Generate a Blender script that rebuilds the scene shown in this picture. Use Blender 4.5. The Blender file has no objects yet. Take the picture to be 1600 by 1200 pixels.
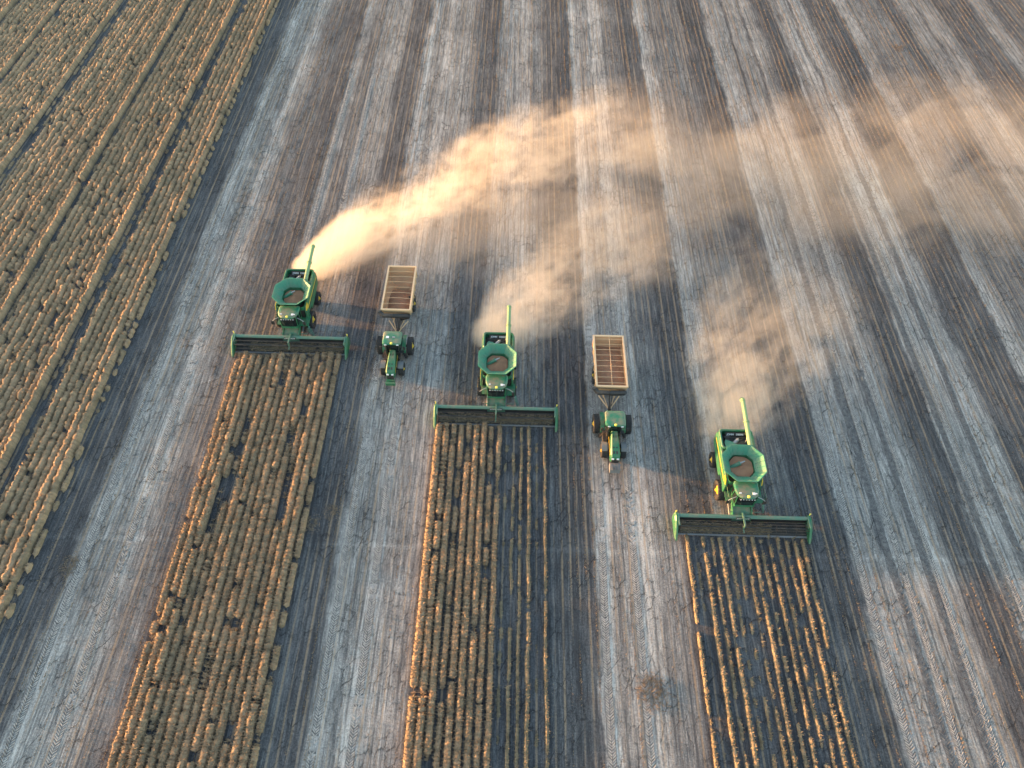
import bpy, math, random
import numpy as np
from mathutils import Vector, Matrix
R = math.radians
sc = bpy.context.scene
col = sc.collection

# ------------------------------------------------------------------ camera, sky, sun, exposure
CAM_H = 60.0
F_PX = 1109.0                       # focal length in pixels of the 1600 px wide photograph
cam_d = bpy.data.cameras.new('camera')
cam_d.sensor_fit = 'HORIZONTAL'
cam_d.sensor_width = 36.0
cam_d.lens = 36.0 * F_PX / 1600.0
cam_d.clip_start = 0.5
cam_d.clip_end = 8000
cam = bpy.data.objects.new('camera', cam_d)
col.objects.link(cam)
cam.matrix_world = (Matrix.Translation((0, 0, CAM_H)) @ Matrix.Rotation(R(90 - 54.0), 4, 'X')
                    @ Matrix.Rotation(math.atan(40 / 1528.0), 4, 'Z'))
sc.camera = cam

SUN_EL = 4.2          # just above the horizon, off to the left
sun_dir = Vector((-math.cos(R(12)) * math.cos(R(SUN_EL)), math.sin(R(12)) * math.cos(R(SUN_EL)), math.sin(R(SUN_EL))))
world = bpy.data.worlds.new('World')
sc.world = world
world.use_nodes = True
wn = world.node_tree.nodes
wl = world.node_tree.links
wn.clear()
w_out = wn.new('ShaderNodeOutputWorld')
w_bg = wn.new('ShaderNodeBackground')
w_sky = wn.new('ShaderNodeTexSky')
w_sky.sky_type = 'NISHITA'
w_sky.sun_disc = False
w_sky.sun_elevation = R(SUN_EL)
w_sky.sun_rotation = math.atan2(sun_dir.x, sun_dir.y)
w_sky.altitude = 200
w_sky.dust_density = 1.6
w_sky.ozone_density = 1.0
w_bg.inputs['Strength'].default_value = 0.15
wl.new(w_sky.outputs[0], w_bg.inputs['Color'])
wl.new(w_bg.outputs[0], w_out.inputs['Surface'])

sun_d = bpy.data.lights.new('sun', 'SUN')
sun_d.energy = 2.55
sun_d.angle = R(2.5)
sun_d.color = (1.0, 0.50, 0.205)
sun = bpy.data.objects.new('sun', sun_d)
col.objects.link(sun)
sun.rotation_euler = sun_dir.to_track_quat('Z', 'Y').to_euler()
sun.location = (-60, 40, 60)

sc.view_settings.view_transform = 'Standard'
sc.view_settings.look = 'None'
sc.view_settings.gamma = 1
sc.view_settings.use_curve_mapping = False
sc.view_settings.exposure = 2.95
sc.render.engine = 'CYCLES'
sc.cycles.max_bounces = 4
sc.cycles.diffuse_bounces = 2
sc.cycles.glossy_bounces = 2
sc.cycles.transmission_bounces = 4
sc.cycles.volume_bounces = 2
sc.cycles.volume_max_steps = 256
sc.cycles.use_denoising = True

rnd = random.Random(7)
npr = np.random.default_rng(11)

# ------------------------------------------------------------------ helpers
def tag(o, label=None, cat=None, group=None, kind=None):
    if label: o['label'] = label
    if cat: o['category'] = cat
    if group: o['group'] = group
    if kind: o['kind'] = kind
    return o

def empty(name, loc=(0, 0, 0)):
    o = bpy.data.objects.new(name, None)
    o.empty_display_size = 0.5
    o.location = loc
    col.objects.link(o)
    return o

def copy_tree(o, parent=None):
    c = o.copy()
    col.objects.link(c)
    c.parent = parent
    if parent is not None:
        c.matrix_parent_inverse = o.matrix_parent_inverse.copy()
    for ch in list(o.children):
        copy_tree(ch, c)
    return c

class MB:
    """collects shapes into one mesh"""
    def __init__(s):
        s.v = []; s.f = []
    def add(s, vs, fs):
        b = len(s.v)
        s.v += [tuple(p) for p in vs]
        s.f += [tuple(i + b for i in f) for f in fs]
        return s
    def box(s, x0, x1, y0, y1, z0, z1):
        vs = [(x, y, z) for z in (z0, z1) for y in (y0, y1) for x in (x0, x1)]
        return s.add(vs, [(0, 2, 3, 1), (4, 5, 7, 6), (0, 1, 5, 4), (2, 6, 7, 3), (0, 4, 6, 2), (1, 3, 7, 5)])
    def tube(s, p, q, r0, r1=None, n=10, cap=True):
        r1 = r0 if r1 is None else r1
        p = Vector(p); q = Vector(q); d = (q - p).normalized()
        a = d.orthogonal().normalized(); b = d.cross(a)
        vs = []
        for c, r in ((p, r0), (q, r1)):
            for k in range(n):
                t = 2 * math.pi * k / n
                vs.append(c + (a * math.cos(t) + b * math.sin(t)) * r)
        fs = [(k, (k + 1) % n, n + (k + 1) % n, n + k) for k in range(n)]
        if cap:
            fs += [tuple(range(n - 1, -1, -1)), tuple(range(n, 2 * n))]
        return s.add(vs, fs)
    def path(s, pts, r, n=8):
        for a, b in zip(pts[:-1], pts[1:]):
            s.tube(a, b, r, n=n)
        return s
    def loft(s, secs, cap0=True, cap1=True):
        n = len(secs[0]); vs = [p for c in secs for p in c]; fs = []
        for i in range(len(secs) - 1):
            for k in range(n):
                k2 = (k + 1) % n
                fs.append((i * n + k, i * n + k2, (i + 1) * n + k2, (i + 1) * n + k))
        if cap0: fs.append(tuple(range(n - 1, -1, -1)))
        if cap1: fs.append(tuple((len(secs) - 1) * n + k for k in range(n)))
        return s.add(vs, fs)
    def prism_x(s, poly, x0, x1):
        """polygon of (y, z) extruded along x"""
        return s.loft([[(x0, y, z) for y, z in poly], [(x1, y, z) for y, z in poly]])
    def lathe_x(s, prof, cx, cy, cz, n=28):
        """profile of (x offset, radius) spun round the x axis"""
        secs = []
        for dx, r in prof:
            secs.append([(cx + dx, cy + r * math.cos(2 * math.pi * k / n), cz + r * math.sin(2 * math.pi * k / n)) for k in range(n)])
        return s.loft(secs, True, True)
    def build(s, name, mat, parent=None, smooth=False, bevel=0):
        me = bpy.data.meshes.new(name)
        me.from_pydata(s.v, [], s.f)
        me.update()
        if smooth:
            me.polygons.foreach_set('use_smooth', [True] * len(me.polygons))
        me.materials.append(mat)
        o = bpy.data.objects.new(name, me)
        col.objects.link(o)
        if parent is not None: o.parent = parent
        import bmesh
        bm = bmesh.new(); bm.from_mesh(me)
        bmesh.ops.recalc_face_normals(bm, faces=bm.faces)
        bm.to_mesh(me); bm.free()
        if bevel:
            m = o.modifiers.new('bevel', 'BEVEL'); m.width = bevel; m.segments = 2; m.limit_method = 'ANGLE'
        return o

def np_mesh(name, v, f, mat, tint=None, kside=4):
    """big mesh from arrays; f is (n, k)"""
    me = bpy.data.meshes.new(name)
    fs = f if isinstance(f, list) else [f]
    nl = sum(a.size for a in fs); npoly = sum(len(a) for a in fs)
    me.vertices.add(len(v)); me.vertices.foreach_set('co', np.ascontiguousarray(v, dtype=np.float32).ravel())
    me.loops.add(nl); me.loops.foreach_set('vertex_index', np.concatenate([a.ravel() for a in fs]).astype(np.int32))
    me.polygons.add(npoly)
    tot = np.concatenate([np.full(len(a), a.shape[1]) for a in fs]).astype(np.int32)
    start = np.concatenate([[0], np.cumsum(tot)[:-1]]).astype(np.int32)
    me.polygons.foreach_set('loop_start', start)
    if tint is not None:
        at = me.attributes.new('tint', 'FLOAT', 'POINT')
        at.data.foreach_set('value', np.ascontiguousarray(tint, dtype=np.float32))
    me.materials.append(mat)
    me.update(calc_edges=True)
    o = bpy.data.objects.new(name, me)
    col.objects.link(o)
    return o

def rrect(cx, cy, hx, hy, r, z, n=4):
    pts = []
    for (sx, sy, a0) in ((1, 1, 0), (-1, 1, 90), (-1, -1, 180), (1, -1, 270)):
        for k in range(n + 1):
            a = R(a0 + 90 * k / n)
            pts.append((cx + sx * (hx - r) + r * math.cos(a), cy + sy * (hy - r) + r * math.sin(a), z))
    return pts

# ------------------------------------------------------------------ materials
class NT:
    def __init__(s, mat):
        s.t = mat.node_tree; s.n = s.t.nodes; s.l = s.t.links
    def new(s, typ, **kw):
        n = s.n.new(typ)
        for k, v in kw.items(): setattr(n, k, v)
        return n
    def put(s, sock, v):
        if hasattr(v, 'is_output'): s.l.new(v, sock)
        elif v is not None: sock.default_value = v
    def m(s, op, a, b=None, c=None, clamp=False):
        n = s.new('ShaderNodeMath', operation=op, use_clamp=clamp)
        s.put(n.inputs[0], a)
        if b is not None: s.put(n.inputs[1], b)
        if c is not None: s.put(n.inputs[2], c)
        return n.outputs[0]
    def mix(s, f, a, b, blend='MIX'):
        n = s.new('ShaderNodeMix', data_type='RGBA', blend_type=blend)
        s.put(n.inputs[0], f); s.put(n.inputs[6], a); s.put(n.inputs[7], b)
        return n.outputs[2]
    def step(s, v, a, b, lo=0.0, hi=1.0, smooth=True):
        n = s.new('ShaderNodeMapRange', interpolation_type='SMOOTHSTEP' if smooth else 'LINEAR')
        s.put(n.inputs[0], v); s.put(n.inputs[1], a); s.put(n.inputs[2], b); s.put(n.inputs[3], lo); s.put(n.inputs[4], hi)
        return n.outputs[0]
    def noise(s, vec, scale, detail=3, rough=0.55, dist=0.0):
        n = s.new('ShaderNodeTexNoise')
        s.put(n.inputs['Vector'], vec)
        n.inputs['Scale'].default_value = scale; n.inputs['Detail'].default_value = detail
        n.inputs['Roughness'].default_value = rough; n.inputs['Distortion'].default_value = dist
        return n.outputs['Fac']
    def xyz(s, x, y, z):
        n = s.new('ShaderNodeCombineXYZ')
        s.put(n.inputs[0], x); s.put(n.inputs[1], y); s.put(n.inputs[2], z)
        return n.outputs[0]
    def ramp(s, v, stops, rgb=False):
        n = s.new('ShaderNodeValToRGB'); e = n.color_ramp.elements
        while len(e) < len(stops): e.new(0.5)
        for i, (p, c) in enumerate(stops):
            e[i].position = p
            e[i].color = (*c, 1) if rgb else (c, c, c, 1)
        s.put(n.inputs[0], v)
        return n.outputs[0]

def newmat(name):
    m = bpy.data.materials.new(name); m.use_nodes = True
    return m, NT(m), m.node_tree.nodes['Principled BSDF']

def paint(name, c, rough=0.45, dust=0.35, metal=0.0, dustcol=(0.23, 0.17, 0.12), scale=1.3, coat=0.0):
    """painted metal with field dust lying on faces that look upwards"""
    m, t, b = newmat(name)
    tc = t.new('ShaderNodeTexCoord').outputs['Object']
    nz = t.noise(tc, scale, 5, 0.65)
    fine = t.noise(tc, scale * 9, 3, 0.6)
    geo = t.new('ShaderNodeNewGeometry')
    sep = t.new('ShaderNodeSeparateXYZ'); t.l.new(geo.outputs['Normal'], sep.inputs[0])
    up = t.step(sep.outputs[2], 0.2, 0.95, 0.35, 1.0)
    d = t.m('MULTIPLY', t.m('MULTIPLY', t.step(nz, 0.38, 0.68), up), dust)
    d = t.m('ADD', d, t.m('MULTIPLY', t.step(fine, 0.5, 0.8), dust * 0.3), clamp=True)
    t.put(b.inputs['Base Color'], t.mix(d, (*c, 1), (*dustcol, 1)))
    t.put(b.inputs['Roughness'], t.m('ADD', rough, t.m('MULTIPLY', d, 0.5), clamp=True))
    b.inputs['Metallic'].default_value = metal
    b.inputs['Coat Weight'].default_value = coat
    return m

M = {}
M['green'] = paint('green_paint', (0.013, 0.130, 0.060), 0.42, 0.46)
M['green_roof'] = paint('dusty_green_roof', (0.016, 0.15, 0.080), 0.32, 0.75, scale=0.9)
M['green_light'] = paint('pale_green_panel', (0.030, 0.185, 0.108), 0.5, 0.40)
M['green_header'] = paint('header_green', (0.065, 0.165, 0.118), 0.45, 0.45)
M['yellow'] = paint('yellow_paint', (0.62, 0.42, 0.03), 0.42, 0.25)
M['auger'] = paint('auger_green', (0.16, 0.28, 0.13), 0.45, 0.30)
M['black'] = paint('black_metal', (0.014, 0.015, 0.017), 0.55, 0.30)
M['steel'] = paint('bare_steel', (0.30, 0.31, 0.32), 0.4, 0.3, metal=0.5)
M['grey'] = paint('grey_cast_iron', (0.13, 0.135, 0.14), 0.6, 0.35)
M['rubber'] = paint('tyre_rubber', (0.022, 0.022, 0.024), 0.85, 0.35, dustcol=(0.10, 0.09, 0.085))
M['canvas'] = paint('belt_canvas', (0.018, 0.019, 0.022), 0.8, 0.30, dustcol=(0.12, 0.09, 0.06))
M['tan'] = paint('cart_yellow_paint', (0.64, 0.43, 0.25), 0.5, 0.30, dustcol=(0.50, 0.36, 0.25))
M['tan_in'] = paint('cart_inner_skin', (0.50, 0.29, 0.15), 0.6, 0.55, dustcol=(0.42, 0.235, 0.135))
M['white'] = paint('white_plastic', (0.72, 0.73, 0.74), 0.4, 0.15)
M['feeder'] = paint('dusty_feeder_top', (0.05, 0.16, 0.085), 0.6, 0.9)

m, t, b = newmat('dark_glass')
b.inputs['Base Color'].default_value = (0.012, 0.016, 0.018, 1); b.inputs['Roughness'].default_value = 0.06
b.inputs['Specular IOR Level'].default_value = 0.6
M['glass'] = m
m, t, b = newmat('yellow_dome_plastic')
b.inputs['Base Color'].default_value = (0.75, 0.62, 0.10, 1); b.inputs['Roughness'].default_value = 0.3
M['dome'] = m
m, t, b = newmat('grain')
tc = t.new('ShaderNodeTexCoord').outputs['Object']
n1 = t.noise(tc, 1.2, 4); n2 = t.noise(tc, 26, 2)
c = t.mix(t.step(n1, 0.3, 0.7), (0.31, 0.148, 0.080, 1), (0.43, 0.215, 0.115, 1))
t.put(b.inputs['Base Color'], t.mix(t.m('MULTIPLY', n2, 0.5), c, (0.15, 0.08, 0.05, 1)))
b.inputs['Roughness'].default_value = 0.9
bp = t.new('ShaderNodeBump'); bp.inputs['Strength'].default_value = 0.5; bp.inputs['Distance'].default_value = 0.05
t.l.new(n2, bp.inputs['Height']); t.l.new(bp.outputs[0], b.inputs['Normal'])
M['grain'] = m

def straw_mat(name, a, bcol, ccol, transl=0.0):
    m, t, b = newmat(name)
    at = t.new('ShaderNodeAttribute', attribute_name='tint').outputs['Fac']
    geo = t.new('ShaderNodeNewGeometry').outputs['Position']
    n1 = t.noise(geo, 0.35, 3)
    mp = t.new('ShaderNodeMapping'); t.l.new(geo, mp.inputs[0]); mp.inputs['Scale'].default_value = (3.5, 13.0, 6.0)
    n2 = t.noise(mp.outputs[0], 1.0, 3, 0.7)
    c = t.mix(t.step(t.m('ADD', at, t.m('MULTIPLY', t.m('SUBTRACT', n1, 0.5), 1.2)), 0.2, 0.85), (*a, 1), (*bcol, 1))
    c = t.mix(t.m('MULTIPLY', t.step(n2, 0.52, 0.75), 0.75), c, (*ccol, 1))
    t.put(b.inputs['Base Color'], c)
    b.inputs['Roughness'].default_value = 0.85
    b.inputs['Specular IOR Level'].default_value = 0.2
    bp = t.new('ShaderNodeBump'); bp.inputs['Strength'].default_value = 0.6; bp.inputs['Distance'].default_value = 0.06
    t.l.new(n2, bp.inputs['Height']); t.l.new(bp.outputs[0], b.inputs['Normal'])
    return m
M['crop'] = straw_mat('dry_crop', (0.222, 0.164, 0.104), (0.350, 0.242, 0.148), (0.092, 0.069, 0.048))
M['crop_thin'] = straw_mat('dry_thin_crop', (0.165, 0.132, 0.085), (0.255, 0.195, 0.125), (0.09, 0.072, 0.052))
M['stubble'] = straw_mat('straw_stubble', (0.16, 0.125, 0.085), (0.30, 0.22, 0.14), (0.12, 0.10, 0.08))
M['weed'] = straw_mat('dead_weed', (0.16, 0.12, 0.085), (0.25, 0.185, 0.125), (0.10, 0.08, 0.06))

# ------------------------------------------------------------------ the ground: black cracking clay with pale dusty passes
STRIPS = [(-29.1, 46.6), (-7.15, 38.2), (16.15, 27.0)]     # first row x, y of the cutter bar
ROW = 0.75
BANDS = [(-60, .15), (-40.6, .15), (-38.5, .12), (-37.9, .62), (-37.2, .80), (-36.2, .62), (-34.5, .60), (-33.8, .88), (-33.0, .70),  # dark band by the left field: crop edge's cast shade painted in, plus dark soil
         (-31.5, .42), (-29.6, .28), (-28.5, .18), (-26.2, .18), (-25.8, .62), (-24.7, .62), (-24.3, .40), (-22.8, .42), (-22.3, .62),
         (-19.2, .60), (-18.4, .22), (-15.7, .15), (-14.9, .62), (-14.3, .86), (-12.9, .52), (-11.6, .82), (-10.5, .60), (-8.5, .66),
         (-7.2, .45), (-6.2, .25), (-3.8, .20), (-3.2, .60), (1.1, .70), (1.8, .52), (3.4, .38), (4.2, .13), (7.6, .13), (8.0, .80),
         (8.8, .86), (9.3, .55), (10.6, .62), (11.0, .56), (11.4, .82), (12.8, .74), (13.3, .50), (15.2, .40), (16.3, .15), (18.7, .15),
         (19.2, .74), (20.9, .66), (21.3, .42), (26.4, .36), (27.0, .13), (30.2, .13), (30.9, .72), (33.8, .62), (34.2, .18), (34.7, .58),
         (36.8, .62), (37.2, .18), (37.7, .70), (39.2, .52), (40.2, .14), (42.6, .14), (43.1, .70), (43.5, .40), (44.2, .72), (45.8, .68),
         (46.1, .25), (46.6, .75), (48.2, .70), (49.0, .17), (54.0, .17), (54.5, .72), (56.2, .62), (56.8, .42), (62.0, .40), (62.5, .16),
         (64.7, .18), (65.2, .55), (67.8, .50), (68.2, .25), (68.7, .6), (70.6, .62), (72.0, .18), (77.8, .20), (78.4, .6), (80.6, .58), (82, .3), (100, .35)]

def ground_material(name):
    m, t, b = newmat(name)
    pos = t.new('ShaderNodeNewGeometry').outputs['Position']
    sp = t.new('ShaderNodeSeparateXYZ'); t.l.new(pos, sp.inputs[0])
    X, Y = sp.outputs[0], sp.outputs[1]
    # band edges wander and fray along the rows
    w1 = t.m('MULTIPLY', t.m('SUBTRACT', t.noise(t.xyz(t.m('MULTIPLY', X, 0.25), t.m('MULTIPLY', Y, 0.12), 0.0), 1.0, 4, 0.6), 0.5), 2.2)
    w2 = t.m('MULTIPLY', t.m('SUBTRACT', t.noise(t.xyz(t.m('MULTIPLY', X, 2.0), t.m('MULTIPLY', Y, 0.8), 3.0), 1.0, 3, 0.6), 0.5), 0.5)
    Xd = t.m('ADD', X, t.m('ADD', w1, w2))
    # the band profile in ramps of at most 28 stops
    n = 27; val = None; lo = 0
    while lo < len(BANDS) - 1:
        part = BANDS[lo:lo + n]
        x0, x1 = part[0][0], part[-1][0]
        f = t.step(Xd, x0, x1, 0, 1, smooth=False)
        r = t.ramp(f, [((x - x0) / (x1 - x0), v) for x, v in part])
        if val is None: val = r
        else:
            g = t.m('GREATER_THAN', Xd, x0)
            val = t.m('ADD', t.m('MULTIPLY', g, r), t.m('MULTIPLY', t.m('SUBTRACT', 1.0, g), val))
        lo += n - 1
    # dark bare soil between the standing rows
    for xs, ye in STRIPS:
        k = t.m('MULTIPLY', t.m('MULTIPLY', t.step(X, xs - 0.7, xs - 0.2), t.step(X, xs + 10.7, xs + 11.2, 1, 0)), t.step(Y, ye - 0.5, ye + 0.8, 1, 0))
        val = t.m('MULTIPLY', val, t.step(k, 0, 1, 1, 0.18))
        val = t.m('ADD', val, t.m('MULTIPLY', k, 0.05))
    val = t.m('ADD', 0.08, t.m('MULTIPLY', val, 0.86))
    # patches
    p1 = t.noise(t.xyz(t.m('MULTIPLY', X, 0.10), t.m('MULTIPLY', Y, 0.055), 7.0), 1.0, 4, 0.6)
    p2 = t.noise(t.xyz(t.m('MULTIPLY', X, 0.7), t.m('MULTIPLY', Y, 0.22), 1.0), 1.0, 5, 0.65)
    val = t.m('ADD', val, t.m('MULTIPLY', t.m('SUBTRACT', p1, 0.5), 0.55))
    val = t.m('ADD', val, t.m('MULTIPLY', t.m('SUBTRACT', p2, 0.5), 0.50))
    # streaks along the rows: wide and fine
    s1 = t.noise(t.xyz(t.m('MULTIPLY', X, 2.6), t.m('MULTIPLY', Y, 0.035), 2.0), 1.0, 3, 0.7)
    s2 = t.noise(t.xyz(t.m('MULTIPLY', X, 7.0), t.m('MULTIPLY', Y, 0.45), 4.0), 1.0, 3, 0.7)
    val = t.m('ADD', val, t.m('MULTIPLY', t.m('SUBTRACT', s1, 0.5), 0.7))
    val = t.m('ADD', val, t.m('MULTIPLY', t.m('SUBTRACT', s2, 0.5), 0.95))
    # crumbly clods
    g1 = t.noise(pos, 5.5, 4, 0.75)
    g2 = t.noise(pos, 16.0, 2, 0.7)
    val = t.m('ADD', val, t.m('MULTIPLY', t.m('SUBTRACT', g1, 0.5), 0.85))
    val = t.m('ADD', val, t.m('MULTIPLY', t.m('SUBTRACT', g2, 0.5), 0.85))
    # faint old line across the passes
    ln = t.m('ABSOLUTE', t.m('SUBTRACT', Y, t.m('ADD', 25.4, t.m('MULTIPLY', t.m('SUBTRACT', p2, 0.5), 1.2))))
    val = t.m('ADD', val, t.m('MULTIPLY', t.step(ln, 0.05, 0.4, 1, 0), 0.10))
    val = t.m('MINIMUM', t.m('MAXIMUM', val, 0.0), 1.0)
    c = t.ramp(val, [(0.0, (0.042, 0.042, 0.045)), (0.22, (0.076, 0.075, 0.079)), (0.55, (0.165, 0.160, 0.155)), (0.85, (0.355, 0.342, 0.322)), (1.0, (0.47, 0.45, 0.42))], True)
    # brown straw tint in lines every row
    ph = t.m('SINE', t.m('MULTIPLY', t.m('ADD', X, 29.1), 2 * math.pi / ROW))
    s3 = t.noise(t.xyz(t.m('MULTIPLY', X, 0.9), t.m('MULTIPLY', Y, 0.05), 9.0), 1.0, 3, 0.75)
    br = t.m('MULTIPLY', t.step(ph, 0.50, 1.0), t.step(s3, 0.41, 0.60))
    br = t.m('MULTIPLY', br, t.step(g1, 0.3, 0.6, 0.4, 1.0))
    c = t.mix(t.m('MULTIPLY', br, 0.68), c, (0.31, 0.22, 0.14, 1))
    ph2 = t.m('SINE', t.m('ADD', t.m('MULTIPLY', t.m('ADD', X, 29.1), 2 * math.pi / ROW), -1.9))  # dark line beside each straw line: furrow shade painted into the colour
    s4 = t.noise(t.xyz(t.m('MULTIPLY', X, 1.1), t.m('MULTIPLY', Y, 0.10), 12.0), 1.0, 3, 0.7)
    furrow_shade = t.m('MULTIPLY', t.step(ph2, 0.6, 1.0), t.step(s4, 0.40, 0.60))
    c = t.mix(t.m('MULTIPLY', furrow_shade, 0.55), c, (0.045, 0.044, 0.046, 1))
    # shrinkage cracks, longest along the rows
    dv = t.xyz(t.m('ADD', t.m('MULTIPLY', X, 1.45), t.m('MULTIPLY', t.m('SUBTRACT', g1, 0.5), 1.3)), t.m('ADD', t.m('MULTIPLY', Y, 0.80), t.m('MULTIPLY', t.m('SUBTRACT', g1, 0.5), 1.1)), 0.0)
    vo = t.new('ShaderNodeTexVoronoi', feature='DISTANCE_TO_EDGE'); vo.voronoi_dimensions = '2D'
    t.l.new(dv, vo.inputs['Vector']); vo.inputs['Scale'].default_value = 1.0
    cm = t.noise(t.xyz(t.m('MULTIPLY', X, 0.5), t.m('MULTIPLY', Y, 0.3), 5.0), 1.0, 3, 0.6)
    wdt = t.step(cm, 0.42, 0.70, 0.0, 0.045)
    cr = t.m('LESS_THAN', vo.outputs[0], wdt)
    c = t.mix(t.m('MULTIPLY', cr, 0.7), c, (0.012, 0.012, 0.014, 1))
    t.put(b.inputs['Base Color'], c)
    b.inputs['Roughness'].default_value = 0.95
    b.inputs['Specular IOR Level'].default_value = 0.15
    h = t.m('ADD', t.m('MULTIPLY', g1, 0.6), t.m('ADD', t.m('MULTIPLY', s2, 0.5), t.m('MULTIPLY', g2, 0.25)))
    h = t.m('SUBTRACT', h, t.m('MULTIPLY', cr, 0.6))
    bp = t.new('ShaderNodeBump'); bp.inputs['Strength'].default_value = 0.7; bp.inputs['Distance'].default_value = 0.09
    t.l.new(h, bp.inputs['Height']); t.l.new(bp.outputs[0], b.inputs['Normal'])
    return m
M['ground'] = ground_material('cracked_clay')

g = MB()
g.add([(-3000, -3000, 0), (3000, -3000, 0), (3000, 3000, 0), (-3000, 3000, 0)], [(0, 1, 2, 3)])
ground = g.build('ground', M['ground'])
tag(ground, kind='structure')

# ------------------------------------------------------------------ crop rows
def smooth_noise(y, period, seed):
    r = np.random.default_rng(seed)
    k = y / period
    i = np.floor(k).astype(int); fr = k - i
    i0 = i - i.min()
    tab = r.random(i0.max() + 3)
    s = fr * fr * (3 - 2 * fr)
    return tab[i0] * (1 - s) + tab[i0 + 1] * s

def row_mesh(name, x0, ya, yb, w, h, seed, step=0.13, lump=0.35, lumpy=0.7, gap=0.12, blades=26, wander=0.05, mat='crop', prof=8, frac=1.0):
    r = np.random.default_rng(seed)
    y = np.arange(ya, yb, step); n = len(y)
    y = y + r.uniform(-0.3, 0.3, n) * step
    env = 1 + lump * 2 * (smooth_noise(y, lumpy, seed + 1) - 0.5) + 0.5 * lump * (smooth_noise(y, 3.5, seed + 2) - 0.5)
    env *= 1 + 0.20 * (r.random(n) - 0.5) + 0.10 * np.sin(y * 2 * math.pi / 0.27 + 3 * smooth_noise(y, 1.0, seed + 9))
    # notches between neighbouring plants
    for yn in np.cumsum(r.uniform(0.45 * lumpy, 2.6 * lumpy, int((yb - ya) / lumpy / 1.5) + 1)) + ya:
        i0, i1 = np.searchsorted(y, (yn - .3, yn + .3))
        env[i0:i1] *= 1 - r.uniform(.05, .16 + .9 * lump) * np.exp(-((y[i0:i1] - yn) / 0.085) ** 2)
    gp = 0.75 * smooth_noise(y, lumpy * 1.1, seed + 3) + 0.25 * smooth_noise(y, 6.0, seed + 4) + 0.13 * (r.random(n) - 0.5)
    cut = np.quantile(gp, gap) if gap > 0 else -1
    gf = np.clip((gp - cut) / 0.10, 0.03, 1)
    envw = (1 + 0.38 * (env - 1)) * gf
    env = env * gf
    xc = x0 + wander * 1.3 * (smooth_noise(y, 2.2, seed + 5) - 0.5) + wander * 0.5 * (r.random(n) - 0.5)
    hz = h * env * (0.85 + 0.3 * smooth_noise(y, 0.5, seed + 6))
    wz = w * np.clip(envw, 0.02, 1.35)
    a = np.linspace(0, math.pi, prof)
    px = -np.cos(a); pz = np.power(np.clip(np.sin(a), 0, 1), 0.52)
    V = np.zeros((n, prof, 3))
    jit = 1 + 0.30 * (r.random((n, prof)) - 0.5)
    V[:, :, 0] = xc[:, None] + px[None] * wz[:, None] * 0.5 * (1 + (jit - 1) * .45)
    V[:, :, 1] = y[:, None] + 0.07 * (r.random((n, prof)) - 0.5)
    V[:, :, 2] = pz[None] * hz[:, None] * jit - 0.012
    idx = np.arange(n * prof).reshape(n, prof)
    F = np.stack([idx[:-1, :-1], idx[:-1, 1:], idx[1:, 1:], idx[1:, :-1]], -1).reshape(-1, 4)
    tv = 0.4 * smooth_noise(y, 1.3, seed + 7) + 0.6 * r.random(n)
    T = np.repeat(tv, prof)
    # loose stalks sticking out sideways and upwards
    nb = int((yb - ya) * blades)
    j = r.integers(0, n, nb); th = r.uniform(0.12, 0.88, nb) * math.pi
    keep = env[j] > 0.2
    j = j[keep]; th = th[keep]; nb = len(j)
    bx = xc[j] - np.cos(th) * wz[j] * 0.46; bz = np.power(np.sin(th), 0.62) * hz[j] * 0.92; by = y[j] + r.uniform(-.1, .1, nb)
    L = r.uniform(0.10, 0.30, nb) * (0.6 + 0.8 * w)
    dx = -np.cos(th) * 0.8 + r.normal(0, 0.45, nb); dy = r.normal(0, 0.28, nb); dz = np.sin(th) * 0.5 + r.uniform(-0.3, 0.5, nb)
    q = np.sqrt(dx * dx + dy * dy + dz * dz) + 1e-6
    tip = np.stack([bx + dx / q * L, by + dy / q * L, np.maximum(bz + dz / q * L, 0.02)], -1)
    wv = r.uniform(0.018, 0.045, nb)
    ang = r.uniform(0, math.pi, nb)
    ox = np.cos(ang) * wv; oy = np.sin(ang) * wv
    b0 = np.stack([bx - ox, by - oy, bz], -1); b1 = np.stack([bx + ox, by + oy, bz], -1)
    BV = np.stack([b0, b1, tip], 1).reshape(-1, 3)
    BF = (np.arange(nb * 3).reshape(-1, 3) + n * prof)
    BT = np.repeat(np.clip(tv[j] + r.uniform(-0.1, 0.6, nb), 0, 1.2), 3)
    # the origin sits at the row's base
    VV = np.concatenate([V.reshape(-1, 3), BV]) - np.array([x0, ya, 0.0])
    o = np_mesh(name, VV, [F, BF], M[mat], np.concatenate([T, BT]))
    o.location = (x0, ya, 0)
    return o

ORD = ['first', 'second', 'third', 'fourth', 'fifth', 'sixth', 'seventh', 'eighth', 'ninth', 'tenth', 'eleventh', 'twelfth', 'thirteenth',
       'fourteenth', 'fifteenth', 'sixteenth', 'seventeenth', 'eighteenth', 'nineteenth']
TENS = {2: 'twent', 3: 'thirt', 4: 'fort', 5: 'fift', 6: 'sixt', 7: 'sevent'}
def ordinal(k):        # 1-based
    if k < 20: return ORD[k - 1]
    a, c = divmod(k, 10)
    return TENS[a] + 'ieth' if c == 0 else TENS[a] + 'y-' + ORD[c - 1]

strip_words = ['strip in front of the leftmost combine', 'strip in front of the middle combine', 'strip in front of the right-hand combine']
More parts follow.
